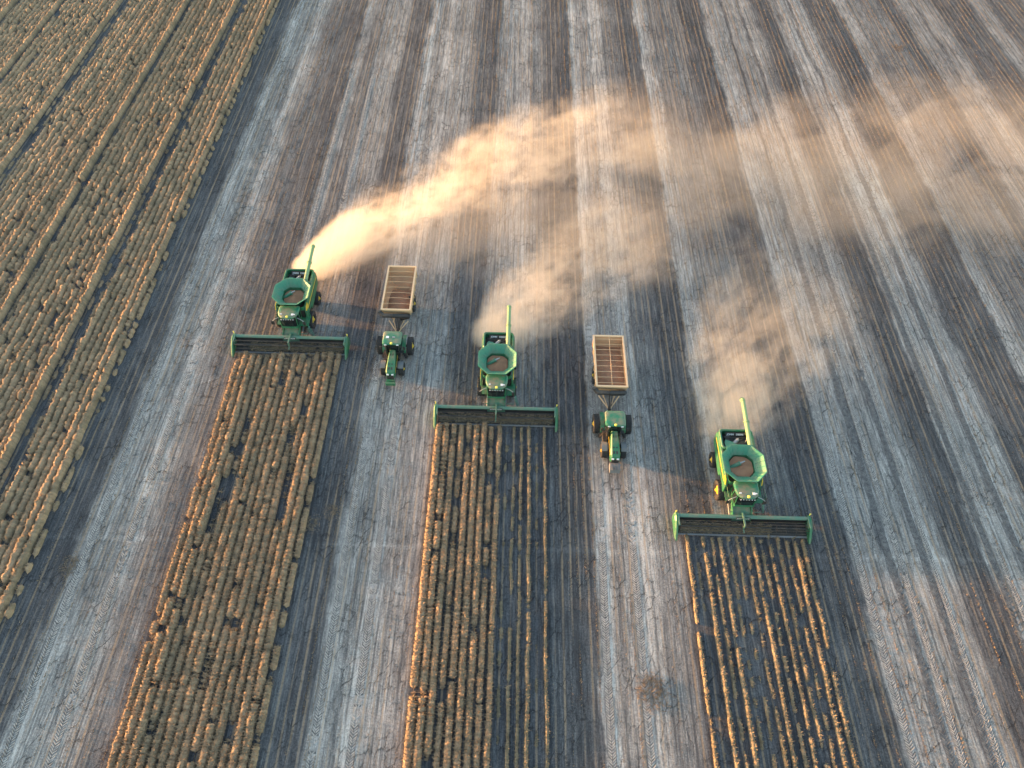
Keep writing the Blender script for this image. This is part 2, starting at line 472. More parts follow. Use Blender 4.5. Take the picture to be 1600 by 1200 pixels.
# width, height, share of gaps for each of the 15 rows of each strip
S1 = [(.54, .44, .06), (.62, .54, .02), (.62, .60, .01), (.50, .48, .10), (.50, .46, .10), (.62, .54, .01), (.62, .52, .01), (.54, .48, .05), (.60, .52, .02),
      (.62, .52, .02), (.60, .50, .03), (.50, .46, .11), (.62, .56, .01), (.64, .54, .01), (.46, .42, .09)]
S2 = [(.66, .48, .005), (.60, .54, .01), (.52, .46, .05), (.46, .44, .06), (.54, .48, .02), (.54, .48, .02), (.52, .48, .02), (.46, .44, .05), (.42, .44, .02),
      (.26, .16, .55), (.26, .28, .16), (.26, .28, .10), (.32, .34, .02), (.22, .12, .65), (.24, .26, .04)]
S3 = [(.26, .26, .02), (.16, .10, .75), (.32, .30, .02), (.24, .24, .14), (.34, .30, .01), (.22, .18, .35), (.22, .20, .35), (.24, .24, .15), (.30, .26, .04),
      (.28, .20, .22), (.24, .24, .10), (.24, .22, .14), (.22, .22, .22), (.32, .30, .02), (.28, .28, .08)]
for si, ((xs, ye), spec) in enumerate(zip(STRIPS, (S1, S2, S3))):
    for k, (w, h, gp) in enumerate(spec):
        thin = w < 0.36
        wv = 0.05 if w > .45 else 0.10
        if si == 2: wv = 0.13 if gp > .05 else 0.08
        o = row_mesh('crop_row', xs + k * ROW, -14.0, ye + rnd.uniform(-.15, .35), w, h, 1000 + si * 100 + k, step=0.10, lump=0.09 + gp * .9 if not thin else 0.26,
                     lumpy=rnd.choice((.8, 1.1, 1.5)) if not thin else rnd.choice((.6, .9)), gap=gp, blades=115 if not thin else 50, wander=wv, mat='crop_thin' if si == 2 or thin else 'crop', prof=8 if not thin else 6)
        state = 'thin broken' if gp > .3 else ('thin wavy' if thin else ('patchy' if gp > .15 else 'thick'))
        tag(o, '%s crop row, %s from left in the %s' % (state, ordinal(k + 1), strip_words[si]), 'crop row', 'crop rows in the %s' % strip_words[si])

NF = 66
for k in range(NF):
    x = -41.5 - k * ROW
    ystart = max(-14.0, (-37.3 - x) / 50.7 * 114 - 14.0)
    kind = rnd.random()
    tram = k in (7, 8, 19, 33, 34, 47, 57)
    if k == 0: w, h, gp, lp, ly = .42, .40, .38, .35, .6
    elif tram: w, h, gp, lp, ly = .34, .18, .5, .3, .8
    elif (k - 1) in (8, 19, 34, 47, 57) or k in (1, 2): w, h, gp, lp, ly = .66, .62, .003, .06, 1.6
    elif kind < .45: w, h, gp, lp, ly = .62, .52, .006, .09, 1.1
    elif kind < .8: w, h, gp, lp, ly = .60, .50, .02, .17, .7
    else: w, h, gp, lp, ly = .56, .46, .07, .24, .6
    if not tram and k > 2: h *= rnd.choice((.86, 1.0, 1.0, 1.22))
    far = x < -62
    o = row_mesh('crop_row', x, ystart, 150.0, w, h, 3000 + k * 10, step=0.17 if not far else 0.22, lump=lp, lumpy=ly, gap=gp, blades=42 if not far else 20, wander=0.05, prof=7 if not far else 6)
    if k == 0: lab = 'sparse outermost crop row on the right edge of the big uncut left field'
    else: lab = '%s crop row, %s from the right edge of the uncut left field' % ('low gappy' if gp > .4 else ('tall unbroken' if h > .6 else ('dense' if gp < .1 else 'lumpy')), ordinal(k + 1))
    tag(o, lab, 'crop row', 'crop rows of the big uncut field')

# ------------------------------------------------------------------ stubble, straw, tyre tracks, weeds
def blades_mesh(name, bx, by, L, wv, tilt, mat, seed, up=0.6):
    r = np.random.default_rng(seed); n = len(bx)
    az = r.uniform(0, 2 * math.pi, n)
    dz = np.abs(r.normal(up, 0.25, n)); dz = np.clip(dz, 0.05, 1)
    hx = np.sqrt(1 - dz * dz)
    bz = np.full(n, 0.002)
    tip = np.stack([bx + np.cos(az) * hx * L, by + np.sin(az) * hx * L, bz + dz * L], -1)
    a2 = r.uniform(0, math.pi, n)
    ox, oy = np.cos(a2) * wv, np.sin(a2) * wv
    V = np.stack([np.stack([bx - ox, by - oy, bz], -1), np.stack([bx + ox, by + oy, bz], -1), tip], 1).reshape(-1, 3)
    F = np.arange(n * 3).reshape(-1, 3)
    return np_mesh(name, V, F, M[mat], np.repeat(r.random(n), 3))

def in_crop(x, y):
    m = x < -40.9
    for xs, ye in STRIPS:
        m |= (x > xs - .4) & (x < xs + 10.9) & (y < ye)
    return m
# stubble rows continue the grid of the crop rows
bx = []; by = []
for k in range(-16, 180):
    x = -29.1 + k * ROW
    strength = rnd.choice((0.25, .5, 1.0, 2.2)) if k % 15 not in (3, 4) else 2.6
    ye = 150.0
    n = int(165 * 10.0 * strength)
    yy = npr.uniform(-14, ye, n); xx = x + npr.normal(0, 0.035, n)
    dens = smooth_noise(yy + 20, 5.0, 500 + k)
    ok = (dens > 0.35) & ~in_crop(xx, yy) & (np.abs(xx) < 44 + yy * 0.42)
    bx.append(xx[ok]); by.append(yy[ok])
bx = np.concatenate(bx); by = np.concatenate(by)
st = blades_mesh('stubble', bx, by, npr.uniform(.08, .20, len(bx)), npr.uniform(.014, .034, len(bx)), 0, 'stubble', 5, up=0.75)
tag(st, 'short straw-coloured stubble in lines across the harvested ground', 'stubble', kind='stuff')
n = 22000
dx = npr.uniform(-41, 90, n); dy = npr.uniform(-10, 145, n)
cl = smooth_noise(dx + 50, 3.0, 77) * smooth_noise(dy + 20, 6.0, 78)
right = np.clip((dx - 25) / 30, 0.08, 1) * np.clip((dy - 20) / 50, 0.15, 1)
ok = (npr.random(n) < right * (0.3 + cl * 1.6)) & ~in_crop(dx, dy)
dx, dy = dx[ok], dy[ok]
de = blades_mesh('loose_straw', dx, dy, npr.uniform(.15, .45, len(dx)), npr.uniform(.02, .06, len(dx)), 0, 'stubble', 6, up=0.2)
tag(de, 'loose bits of straw scattered over the stubble at right', 'straw', kind='stuff')

m, t, b = newmat('pressed_dust')
pos = t.new('ShaderNodeNewGeometry').outputs['Position']
q = t.noise(pos, 2.2, 4, 0.65); q2 = t.noise(pos, 14, 2, 0.6)
c = t.mix(t.step(q, 0.3, 0.7), (0.20, 0.19, 0.18, 1), (0.40, 0.375, 0.34, 1))
t.put(b.inputs['Base Color'], t.mix(t.m('MULTIPLY', t.step(q2, .5, .8), 0.5), c, (0.10, 0.095, 0.09, 1)))
b.inputs['Roughness'].default_value = 0.95
M['track_light'] = m
m, t, b = newmat('pressed_clay')
pos = t.new('ShaderNodeNewGeometry').outputs['Position']
q = t.noise(pos, 2.2, 4, 0.65)
t.put(b.inputs['Base Color'], t.mix(t.step(q, 0.3, 0.7), (0.045, 0.045, 0.048, 1), (0.16, 0.155, 0.15, 1)))
b.inputs['Roughness'].default_value = 0.95
M['track_dark'] = m
m, t, b = newmat('track_bed')
pos = t.new('ShaderNodeNewGeometry').outputs['Position']
q = t.noise(pos, 3.0, 4, 0.65)
t.put(b.inputs['Base Color'], t.mix(t.step(q, 0.3, 0.7), (0.055, 0.054, 0.055, 1), (0.17, 0.165, 0.16, 1)))
b.inputs['Roughness'].default_value = 0.95
M['track_bed'] = m

def tyre_track(xc, ya, yb, w, mat, seed, pitch=0.21):
    r = np.random.default_rng(seed)
    y = np.arange(ya, yb, pitch); n = len(y)
    y = y + r.normal(0, .012, n)
    xw = xc + 0.12 * (smooth_noise(y, 14, seed + 1) - .5) * 2
    keep = smooth_noise(y, 3.0, seed + 2) + 0.25 * r.random(n) > 0.22
    y = y[keep]; xw = xw[keep]; n = len(y)
    V = []; F = []
    hw = w / 2; t_ = 0.075
    vs = []; 
    for s in (-1, 1):
        # bar from the middle outwards and away: a chevron pointing to the camera
        h = r.uniform(.012, .03, n)
        jx = r.uniform(-.02, .02, n)
        c0 = np.stack([xw + s * 0.02 + jx, y, np.zeros(n)], -1); c1 = np.stack([xw + s * hw * r.uniform(.85, 1.05, n), y + 0.26, np.zeros(n)], -1)
        for (dy_, z) in ((-t_, 0), (-t_ * .5, 1), (t_ * .5, 1), (t_, 0)):
            for cc in (c0, c1):
                p = cc.copy(); p[:, 1] += dy_; p[:, 2] = np.where(z, h, -0.002)
                vs.append(p)
    A = np.stack(vs, 1)       # n,16,3
    base = np.arange(n)[:, None] * 16
    quads = []
    for o in (0, 8):
        for a in (0, 2, 4):
            quads.append(base + np.array([o + a, o + a + 1, o + a + 3, o + a + 2]))
    F = np.concatenate(quads)
    # trodden bed below the lugs
    nbv = n * 16
    e0 = np.stack([xw - hw * r.uniform(.9, 1.1, n), y, np.full(n, .004)], -1); e1 = np.stack([xw + hw * r.uniform(.9, 1.1, n), y, np.full(n, .004)], -1)
    i = np.arange(n - 1); ok = (y[1:] - y[:-1]) < pitch * 1.6; i = i[ok]
    BF = np.stack([nbv + i, nbv + n + i, nbv + n + i + 1, nbv + i + 1], -1)
    o = np_mesh('tyre_track', np.concatenate([A.reshape(-1, 3), e0, e1]), np.concatenate([F, BF]), M[mat])
    o.data.materials.append(M['track_bed'])
    mi = np.zeros(len(F) + len(BF), dtype=np.int32); mi[len(F):] = 1
    o.data.polygons.foreach_set('material_index', mi)
    tag(o, kind='structure')
    return o
for i, (x, ya, yb, w, mt) in enumerate([(-37.2, -8, 70, .62, 'track_light'), (-33.8, -8, 70, .62, 'track_light'), (-14.35, -8, 46, .6, 'track_light'), (-11.5, -8, 46, .6, 'track_light'),
                                    (8.4, -8, 60, .62, 'track_light'), (11.35, -8, 60, .6, 'track_light'), (31.3, -8, 60, .62, 'track_light'), (34.25, -8, 80, .6, 'track_dark'),
                                    (34.95, -8, 80, .5, 'track_light'), (37.2, -8, 80, .6, 'track_dark'), (37.9, -8, 80, .5, 'track_light'), (43.5, -8, 90, .6, 'track_dark'), (46.1, -8, 90, .6, 'track_dark'), (44.2, -8, 90, .5, 'track_light'),
                                    (-25.4, 58, 100, .6, 'track_light'), (-22.2, 58, 100, .6, 'track_light')]):
    tyre_track(x, ya, yb, w, mt, 9000 + i * 7)

def weed(x, y, rad, nbl, label, seed):
    r = np.random.default_rng(seed)
    rr = rad * np.sqrt(r.random(nbl)) * r.uniform(.5, 1, nbl); th = r.uniform(0, 6.28, nbl)
    o = blades_mesh('weed_patch', rr * np.cos(th), rr * np.sin(th) * 1.2, r.uniform(.15, .45, nbl), r.uniform(.012, .03, nbl), 0, 'weed', seed, up=0.45)
    o.location = (x, y, 0)
    tag(o, label, 'weeds', kind='stuff')

weed(11.9, 13.7, 1.5, 900, 'round brown patch of dead weeds on the pale wheel track, right of the middle strip', 1)
weed(-38.1, 22.8, 1.1, 260, 'brown patch of dead weeds beside the edge of the big uncut field', 2)
weed(-16.2, 28.5, 0.9, 200, 'small brown patch of dead weeds right of the leftmost strip, farther of two', 3)
weed(-17.8, 27.3, 0.9, 220, 'small brown patch of dead weeds right of the leftmost strip, nearer of two', 4)
weed(61.2, 112.8, 1.3, 260, 'brown patch of dead weeds far off near the top right corner', 5)

# ------------------------------------------------------------------ wheels
def wheel(parent, x, y, rad, w, side, rim_r, name='wheel', lugs=20):
    """rim disc with tyre and hub as sub-parts; side is +1 or -1, the way the wheel faces"""
    r = MB()
    e = w * 0.5
    r.lathe_x([(-e * .72 , rim_r * .98), (-e * .55, rim_r * .98), (-e * .4, rim_r * .9), (e * .58, rim_r * .86), (e * .72, rim_r * .50), (e * .86, rim_r * .40), (e * .86, 0.01)] if side > 0 else
              [(e * .72, rim_r * .98), (e * .55, rim_r * .98), (e * .4, rim_r * .9), (-e * .58, rim_r * .86), (-e * .72, rim_r * .50), (-e * .86, rim_r * .40), (-e * .86, 0.01)], x, y, rad, 24)
    wo = r.build(name, M['yellow'], parent, smooth=False)
    t = MB()
    n = 32
    prof = [(-e * .62, rim_r * .95), (-e * .86, rim_r * 1.12), (-e, rim_r * 1.4 if rim_r * 1.4 < rad * .86 else rad * .84), (-e * .96, rad * .91), (-e * .80, rad * .955), (e * .80, rad * .955), (e * .96, rad * .91),
            (e, rim_r * 1.4 if rim_r * 1.4 < rad * .86 else rad * .84), (e * .86, rim_r * 1.12), (e * .62, rim_r * .95), (e * .3, rim_r * .90), (-e * .3, rim_r * .90)]
    secs = [[(x + dx, y + q * math.cos(2 * math.pi * k / n), rad + q * math.sin(2 * math.pi * k / n)) for k in range(n)] for dx, q in prof]
    t.loft(secs + [secs[0]], False, False)
    for k in range(lugs):                       # slanted tread bars
        for s in (-1, 1):
            a0 = 2 * math.pi * (k + (0.5 if s > 0 else 0)) / lugs
            a1 = a0 + 2 * math.pi / lugs * 0.9
            vs = []
            for (xx, a) in ((0.03 * s, a0), (e * .97 * s, a1)):
                for q in (rad * .94, rad * 1.0):
                    for da in (-0.045, 0.045):
                        vs.append((x + xx, y + q * math.cos(a + da), rad + q * math.sin(a + da)))
            t.add(vs, [(0, 1, 3, 2), (4, 6, 7, 5), (2, 3, 7, 6), (0, 2, 6, 4), (1, 5, 7, 3)])
    t.build('tyre', M['rubber'], wo)
    h = MB()
    x1 = x + side * e * .86
    h.tube((x1, y, rad), (x1 + side * .10, y, rad), rim_r * .28, rim_r * .24, n=14)
    for k in range(8):
        a = 2 * math.pi * k / 8
        h.tube((x1, y + rim_r * .33 * math.cos(a), rad + rim_r * .33 * math.sin(a)), (x1 + side * .03, y + rim_r * .33 * math.cos(a), rad + rim_r * .33 * math.sin(a)), .025, n=6)
    h.build('hub', M['yellow'], wo)
    return wo

def lettering(name, text, size, loc, rot, mat, parent):
    cu = bpy.data.curves.new(name, 'FONT'); cu.body = text; cu.size = size; cu.align_x = 'CENTER'; cu.align_y = 'CENTER'; cu.extrude = 0.004; cu.offset = 0.006
    o = bpy.data.objects.new(name, cu); col.objects.link(o)
    dg = bpy.context.evaluated_depsgraph_get()
    me = bpy.data.meshes.new_from_object(o.evaluated_get(dg))
    bpy.data.objects.remove(o)
    me.materials.clear(); me.materials.append(mat)
    o = bpy.data.objects.new(name, me); col.objects.link(o)
    o.location = loc; o.rotation_euler = rot; o.parent = parent
    return o

# ------------------------------------------------------------------ combine harvester; local y = 0 at the header's back beam, front faces -y
def make_combine():
    root = empty('combine_harvester')
    # ---- body
    b = MB()
    b.prism_x([(2.3, 1.05), (2.3, 2.95), (7.75, 2.80), (7.9, 1.7), (7.0, 0.95), (3.4, .85)], -1.36, 1.36)
    b.box(-1.30, 1.30, 2.65, 3.05, 0.75, 1.15)       # front axle
    b.box(-1.34, 1.34, 6.08, 6.32, 0.62, 0.88)       # rear axle
    b.box(-.25, .25, 6.0, 6.4, 0.85, 1.2)
    body = b.build('body', M['black'], root)
    for s in (-1, 1):
        p = MB()
        poly = [(2.25, 1.75), (2.3, 2.85), (2.75, 3.42), (5.6, 3.45), (7.35, 3.46), (7.85, 3.2), (7.98, 2.4), (7.75, 1.75), (6.9, 1.62), (5.2, 1.35), (4.2, 1.30), (3.95, 1.95), (2.9, 2.05)]
        x0, x1 = (1.46, 1.62)
        p.loft([[(s * (x0), y, z) for y, z in poly], [(s * x1, y, z) for y, z in poly], [(s * (x1 + .05), 5.1 + (y - 5.1) * .94, 2.5 + (z - 2.5) * .88) for y, z in poly]])
        so = p.build('side_panel', M['green'], body)
        q = MB()
        q.prism_x([(2.85, 2.74), (2.98, 2.90), (7.45, 2.84), (7.50, 2.76)], s * 1.672, s * 1.69)
        q.build('yellow_stripe', M['yellow'], body)
        q = MB()
        q.prism_x([(3.1, 2.42), (3.12, 2.56), (7.5, 2.62), (7.5, 2.50)], s * 1.672, s * 1.686)
        q.build('black_stripe', M['black'], body)
        # bright yellow corner panel at the front of the side
        q = MB()
        q.prism_x([(2.35, 2.95), (2.62, 3.40), (3.1, 3.43), (3.1, 3.1), (2.75, 2.9)], s * 1.60, s * 1.685)
        q.build('corner_panel', M['yellow'], body)
    # rear hood: a rounded frame round the engine well
    h = MB()
    o1 = rrect(0, 6.90, 1.60, 1.12, .38, 2.85, 5); o2 = rrect(0, 6.90, 1.58, 1.10, .36, 3.50, 5); o3 = rrect(0, 6.90, 1.52, 1.04, .32, 3.57, 5)
    i3 = rrect(0, 6.90, 1.38, .90, .24, 3.55, 5); i1 = rrect(0, 6.90, 1.36, .88, .24, 2.92, 5)
    h.loft([o1, o2, o3, i3, i1], False, False)
    hood = h.build('rear_hood', M['green'], root, smooth=False)
    w = MB()
    w.box(-1.34, 1.34, 6.0, 7.78, 2.86, 2.93)
    w.build('engine_deck', M['black'], hood)
    w = MB()   # engine block and pipes in the well
    w.box(-.35, .95, 6.35, 7.0, 2.93, 3.18); w.box(-1.0, -.5, 6.9, 7.4, 2.93, 3.2); w.tube((-.2, 6.5, 3.24), (.6, 6.5, 3.24), .08)
    w.tube((-1.1, 7.2, 3.3), (.9, 7.2, 3.3), .05); w.tube((.2, 6.9, 3.2), (1.1, 7.3, 3.25), .07)
    w.build('engine', M['black'], hood)
    w = MB()
    w.tube((-.28, 6.55, 3.2), (.12, 6.95, 3.34), .17, n=14); w.tube((.12, 6.95, 3.34), (.2, 7.03, 3.36), .10, n=10)
    w.build('air_cleaner', M['steel'], hood, smooth=False)
    w = MB()
    w.tube((.85, 6.75, 3.1), (.85, 6.75, 3.75), .07, n=10); w.tube((.85, 6.75, 3.75), (.85, 6.9, 3.85), .07, n=10)
    w.build('exhaust', M['steel'], hood)
    w = MB()   # slanted plate at the back of the well, carrying the letters
    w.add([(-.95, 7.42, 3.10), (.95, 7.42, 3.10), (.95, 7.68, 3.45), (-.95, 7.68, 3.45), (-.95, 7.46, 3.06), (.95, 7.46, 3.06), (.95, 7.72, 3.42), (-.95, 7.72, 3.42)],
          [(0, 1, 2, 3), (7, 6, 5, 4), (0, 4, 5, 1), (3, 2, 6, 7), (0, 3, 7, 4), (1, 5, 6, 2)])
    w.build('rear_plate', M['black'], hood)
    for wd, xx in (('JOHN', -.47), ('DEERE', .42)): lettering('lettering', wd, .25, (xx, 7.535, 3.283), (math.atan2(.35, .26), 0, 0), M['white'], hood)
    w = MB()   # sloping green cover between tank and well, with a notch
    prof = [(-1.18, 5.75), (.92, 5.75), (.92, 6.22), (.35, 6.22), (.05, 6.28), (-.35, 6.62), (-.62, 6.80), (-1.02, 6.95), (-1.18, 6.6)]
    w.loft([[(x, y, 3.62 - (y - 5.75) * .28) for x, y in prof], [(x, y, 3.55 - (y - 5.75) * .28) for x, y in prof]])
    w.build('deck_cover', M['green_light'], root)
    w = MB()   # chopper and tail board under the hood
    w.prism_x([(7.55, 1.0), (7.6, 1.75), (8.15, 1.6), (8.55, 1.1), (8.4, .9)], -1.15, 1.15)
    w.build('straw_chopper', M['black'], root)
    for s in (-1, 1):
        w = MB(); w.box(s * 1.45 - .09, s * 1.45 + .09, 7.93, 8.02, 2.55, 2.75)
        w.build('tail_light', M['yellow'], root)
    # ---- grain tank with eight flared panels
    tk = MB()
    yc = 3.95
    o1 = rrect(0, 4.08, 1.44, 1.70, .25, 2.9, 3); o2 = rrect(0, 4.08, 1.44, 1.70, .25, 3.46, 3)
    ii = [(1.10, 4.08 + .62), (.62, 4.08 + 1.12), (-.62, 4.08 + 1.12), (-1.10, 4.08 + .62), (-1.10, 4.08 - .62), (-.62, 4.08 - 1.12), (.62, 4.08 - 1.12), (1.10, 4.08 - .62)]
    tk.loft([o1, o2], False, False)
    tank = tk.build('grain_tank', M['green'], root)
    tk = MB()
    tk.loft([[(x * .92, 4.08 + (y - 4.08) * .92, 2.75) for x, y in ii], [(x, y, 3.47) for x, y in ii]], True, False)
    tk.build('tank_well', M['green'], tank)
    up = [(1.86, yc + .86), (.88, yc + 1.86), (-.88, yc + 1.86), (-1.86, yc + .86), (-1.86, yc - .86), (-.88, yc - 1.86), (.88, yc - 1.86), (1.86, yc - .86)]
    for k in range(8):
        k2 = (k + 1) % 8
        a, c = Vector((*ii[k], 3.46)), Vector((*ii[k2], 3.46)); d, e = Vector((*up[k2], 4.22)), Vector((*up[k], 4.22))
        nrm = (c - a).cross(d - a).normalized()
        if nrm.z > 0: nrm = -nrm
        tt = nrm * .035
        # rim flange turned outwards
        mid = (d + e) / 2; outw = Vector((mid.x, mid.y - yc, 0)).normalized() * .07
        p = MB()
        p.add([a, c, d, e, a + tt, c + tt, d + tt, e + tt], [(0, 1, 2, 3), (7, 6, 5, 4), (0, 4, 5, 1), (1, 5, 6, 2), (2, 6, 7, 3), (3, 7, 4, 0)])
        p.add([d, e, e + outw, d + outw, d + Vector((0, 0, -.05)), e + Vector((0, 0, -.05)), e + outw + Vector((0, 0, -.05)), d + outw + Vector((0, 0, -.05))],
              [(0, 1, 2, 3), (7, 6, 5, 4), (3, 2, 6, 7)])
        for f in (.33, .67):                 # pressed ribs
            u0 = a.lerp(c, f); u1 = e.lerp(d, f); iv = -nrm * .02
            sd = (c - a).normalized() * .02
            p.add([u0 - sd, u0 + sd, u1 + sd, u1 - sd, u0 + iv, u1 + iv], [(0, 4, 5, 3), (4, 1, 2, 5)])
        p.build('tank_panel', M['green_light'], tank)
    fa = MB()
    fa.tube((-.98, 4.05, 3.12), (-.25, 4.22, 3.62), .17, .17, n=14)
    fa.tube((-.25, 4.22, 3.62), (-.18, 4.235, 3.66), .21, .21, n=14)
    fa.build('fill_auger', M['green_light'], tank, smooth=False)
    fa = MB(); fa.tube((-.20, 4.23, 3.66), (.22, 4.36, 3.84), .10, .05, n=10); fa.build('auger_mouth', M['steel'], tank)
    # ---- unloading auger folded back
    ua = MB()
    ua.tube((1.02, 5.95, 3.78), (1.02, 8.5, 4.02), .22, n=18); ua.tube((1.02, 8.5, 4.02), (1.02, 10.75, 4.22), .20, n=18)
    uo = ua.build('unloading_auger', M['auger'], root, smooth=False)
    x_ = MB(); x_.tube((1.02, 8.44, 4.013), (1.02, 8.58, 4.026), .275, n=18); x_.build('flange', M['auger'], uo)
    x_ = MB(); x_.path([(1.25, 5.55, 3.2), (1.22, 5.65, 3.62), (1.02, 5.98, 3.80)], .26, n=14); x_.build('elbow', M['green'], uo)
    x_ = MB(); x_.tube((1.02, 10.72, 4.22), (1.0, 10.98, 4.16), .23, .24, n=16); x_.tube((1.0, 10.98, 4.16), (1.0, 11.05, 3.98), .23, .19, n=16)
    x_.build('spout', M['auger'], uo)
    x_ = MB(); x_.box(.82, 1.22, 7.4, 7.55, 3.5, 3.72); x_.build('cradle', M['black'], uo)
    # ---- cab
    c = MB()
    c.loft([rrect(0, 1.62, .92, .78, .18, 1.95), rrect(0, 1.60, .96, .84, .2, 2.2)])
    c.box(-.98, .98, 2.25, 2.42, 1.95, 3.40)
    for sx in (-1, 1):
        c.tube((sx * .86, .84, 2.15), (sx * .90, .90, 3.42), .045)
        c.tube((sx * .96, 1.7, 2.15), (sx * .96, 1.7, 3.42), .04)
    cab = c.build('cab', M['green'], root)
    gl = MB(); gl.loft([[(-.82, .86, 2.2), (-.45, .74, 2.2), (.45, .74, 2.2), (.82, .86, 2.2), (.82, .90, 2.2), (.45, .78, 2.2), (-.45, .78, 2.2), (-.82, .90, 2.2)],
                        [(-.86, .92, 3.41), (-.48, .80, 3.41), (.48, .80, 3.41), (.86, .92, 3.41), (.86, .96, 3.41), (.48, .84, 3.41), (-.48, .84, 3.41), (-.86, .96, 3.41)]])
    gl.build('windscreen', M['glass'], cab)
    for s in (-1, 1):
        gl = MB(); gl.prism_x([(.95, 2.2), (.98, 3.41), (2.24, 3.41), (2.24, 2.2)], s * .90, s * .935); gl.build('side_window', M['glass'], cab)
    rf = MB()
    def roof_sec(k, z):
        pts = [(-1.0, 2.45), (-1.10, 2.2), (-1.08, 1.5), (-.92, 1.0), (-.55, .72), (0, .64), (.55, .72), (.92, 1.0), (1.08, 1.5), (1.10, 2.2), (1.0, 2.45)]
        return [(x * k, 1.7 + (y - 1.7) * k, z) for x, y in pts]
    rf.loft([roof_sec(.97, 3.40), roof_sec(1.0, 3.46), roof_sec(.99, 3.56), roof_sec(.90, 3.63), roof_sec(.72, 3.66)])
    ro = rf.build('roof', M['green_roof'], cab, smooth=False)
    x_ = MB(); x_.box(-.75, .75, .70, .82, 3.28, 3.40)
    x_.build('light_bar', M['black'], cab)
    for k in range(6):
        xx = -.62 + k * .248
        x_ = MB(); x_.tube((xx, .70, 3.34), (xx, .66, 3.335), .055, n=10); x_.build('work_light', M['white'], cab)
    x_ = MB(); x_.loft([rrect(.02, .83, .12, .12, .1, 3.60), rrect(.02, .83, .13, .13, .1, 3.70), rrect(.02, .83, .09, .09, .07, 3.77)]); x_.build('satellite_receiver', M['dome'], cab)
    for (xx, yy) in ((-.66, 1.18), (.72, 1.15)):
        x_ = MB(); x_.box(xx - .09, xx + .09, yy - .05, yy + .05, 3.62, 3.70); x_.build('roof_light', M['white'], cab)
    x_ = MB(); x_.box(.40, .64, 1.02, 1.26, 3.63, 3.69); x_.build('antenna_box', M['white'], cab)
    x_ = MB(); x_.prism_x([(.78, 1.85), (.66, 2.02), (.70, 2.2), (.9, 2.2), (.95, 1.85)], -.88, .88); x_.build('cab_skirt', M['green'], cab)
    # mirrors on arms
    for s in (-1, 1):
        a = MB(); a.path([(s * .95, 1.0, 3.3), (s * 1.35, .86, 3.22), (s * 1.66, .78, 2.95)], .03, n=6)
        mo = a.build('mirror_arm', M['steel'], cab)
        a = MB(); a.box(s * 1.66 - .14, s * 1.66 + .14, .72, .80, 2.45, 2.98); a.build('mirror', M['black'], cab)
    # platform with rails on the +x side, step on the other
    p = MB(); p.box(.98, 1.85, 1.15, 2.55, 1.84, 1.93)
    pl = p.build('platform', M['green'], root)
    p = MB()
    p.path([(1.82, 1.2, 1.93), (1.82, 1.2, 2.9), (1.82, 2.5, 2.9), (1.82, 2.5, 1.93)], .025, 6); p.path([(1.82, 1.2, 2.4), (1.82, 2.5, 2.4)], .02, 6)
    p.build('handrail', M['green'], pl)
    p = MB()
    for s in (-1, 1): p.tube((1.75 + .05, 1.0 + s * .22, 1.9), (2.15, .85 + s * .22, .5), .03, n=6)
    for k in range(5):
        z = .6 + k * .29; f = (1.9 - z) / 1.4
        p.box(1.78 + .33 * f, 1.96 + .33 * f, .78 - .15 * f + .15, 1.22 - .15 * f, z, z + .04)
    p.build('ladder', M['green_header'], pl)
    p = MB(); p.box(-1.5, -.98, 1.25, 2.35, 1.84, 1.92); p.path([(-1.46, 1.28, 1.92), (-1.46, 1.28, 2.75), (-1.46, 2.3, 2.75)], .025, 6)
    p.build('service_step', M['green'], root)
    # ---- feeder house
    f = MB()
    f.loft([[(-.80, .12, .50), (.80, .12, .50), (.80, .12, 1.22), (-.80, .12, 1.22)], [(-.74, 1.0, .72), (.74, 1.0, .72), (.74, 1.0, 1.55), (-.74, 1.0, 1.55)], [(-.70, 2.4, 1.15), (.70, 2.4, 1.15), (.70, 2.4, 2.0), (-.70, 2.4, 2.0)]])
    fo = f.build('feeder_house', M['feeder'], root)
    for s in (-1, 1):
        x_ = MB(); x_.prism_x([(.12, .45), (.12, 1.32), (.5, 1.5), (1.5, 1.85), (1.5, 1.65), (.4, .6)], s * .80 + s * .005, s * .90); x_.build('cheek_plate', M['green'], fo)
        x_ = MB(); x_.tube((s * .95, .5, .55), (s * .95, 2.4, .95), .06, n=8); x_.build('lift_cylinder', M['steel'], fo)
    # ---- wheels
    for s in (-1, 1):
        wheel(root, s * 1.60, 2.85, .98, .74, s, .48)
        wheel(root, s * 1.62, 6.20, .76, .60, s, .36, lugs=18)
    # ---- header
    hd = MB()
    hd.prism_x([(-.10, 1.14), (-.16, 1.30), (-.05, 1.44), (.12, 1.44), (.20, 1.32), (.16, 1.16)], -5.95, 5.95)     # top beam
    hd.box(-5.95, 5.95, .04, .18, .30, .46)                                                                        # bottom beam
    hd.add([(-5.95, -.02, .55), (5.95, -.02, .55), (5.95, .08, 1.18), (-5.95, .08, 1.18), (-5.95, .02, .55), (5.95, .02, .55), (5.95, .12, 1.18), (-5.95, .12, 1.18)],
           [(0, 1, 2, 3), (7, 6, 5, 4), (0, 4, 5, 1)])
    for k in range(-5, 6):
        if abs(k) < 1: continue
        hd.box(k * 1.08 - .05, k * 1.08 + .05, .10, .22, .4, 1.2)
        hd.box(k * 1.08 - .04, k * 1.08 + .04, -1.2, .1, .16, .24)
    H = hd.build('header', M['green_header'], root)
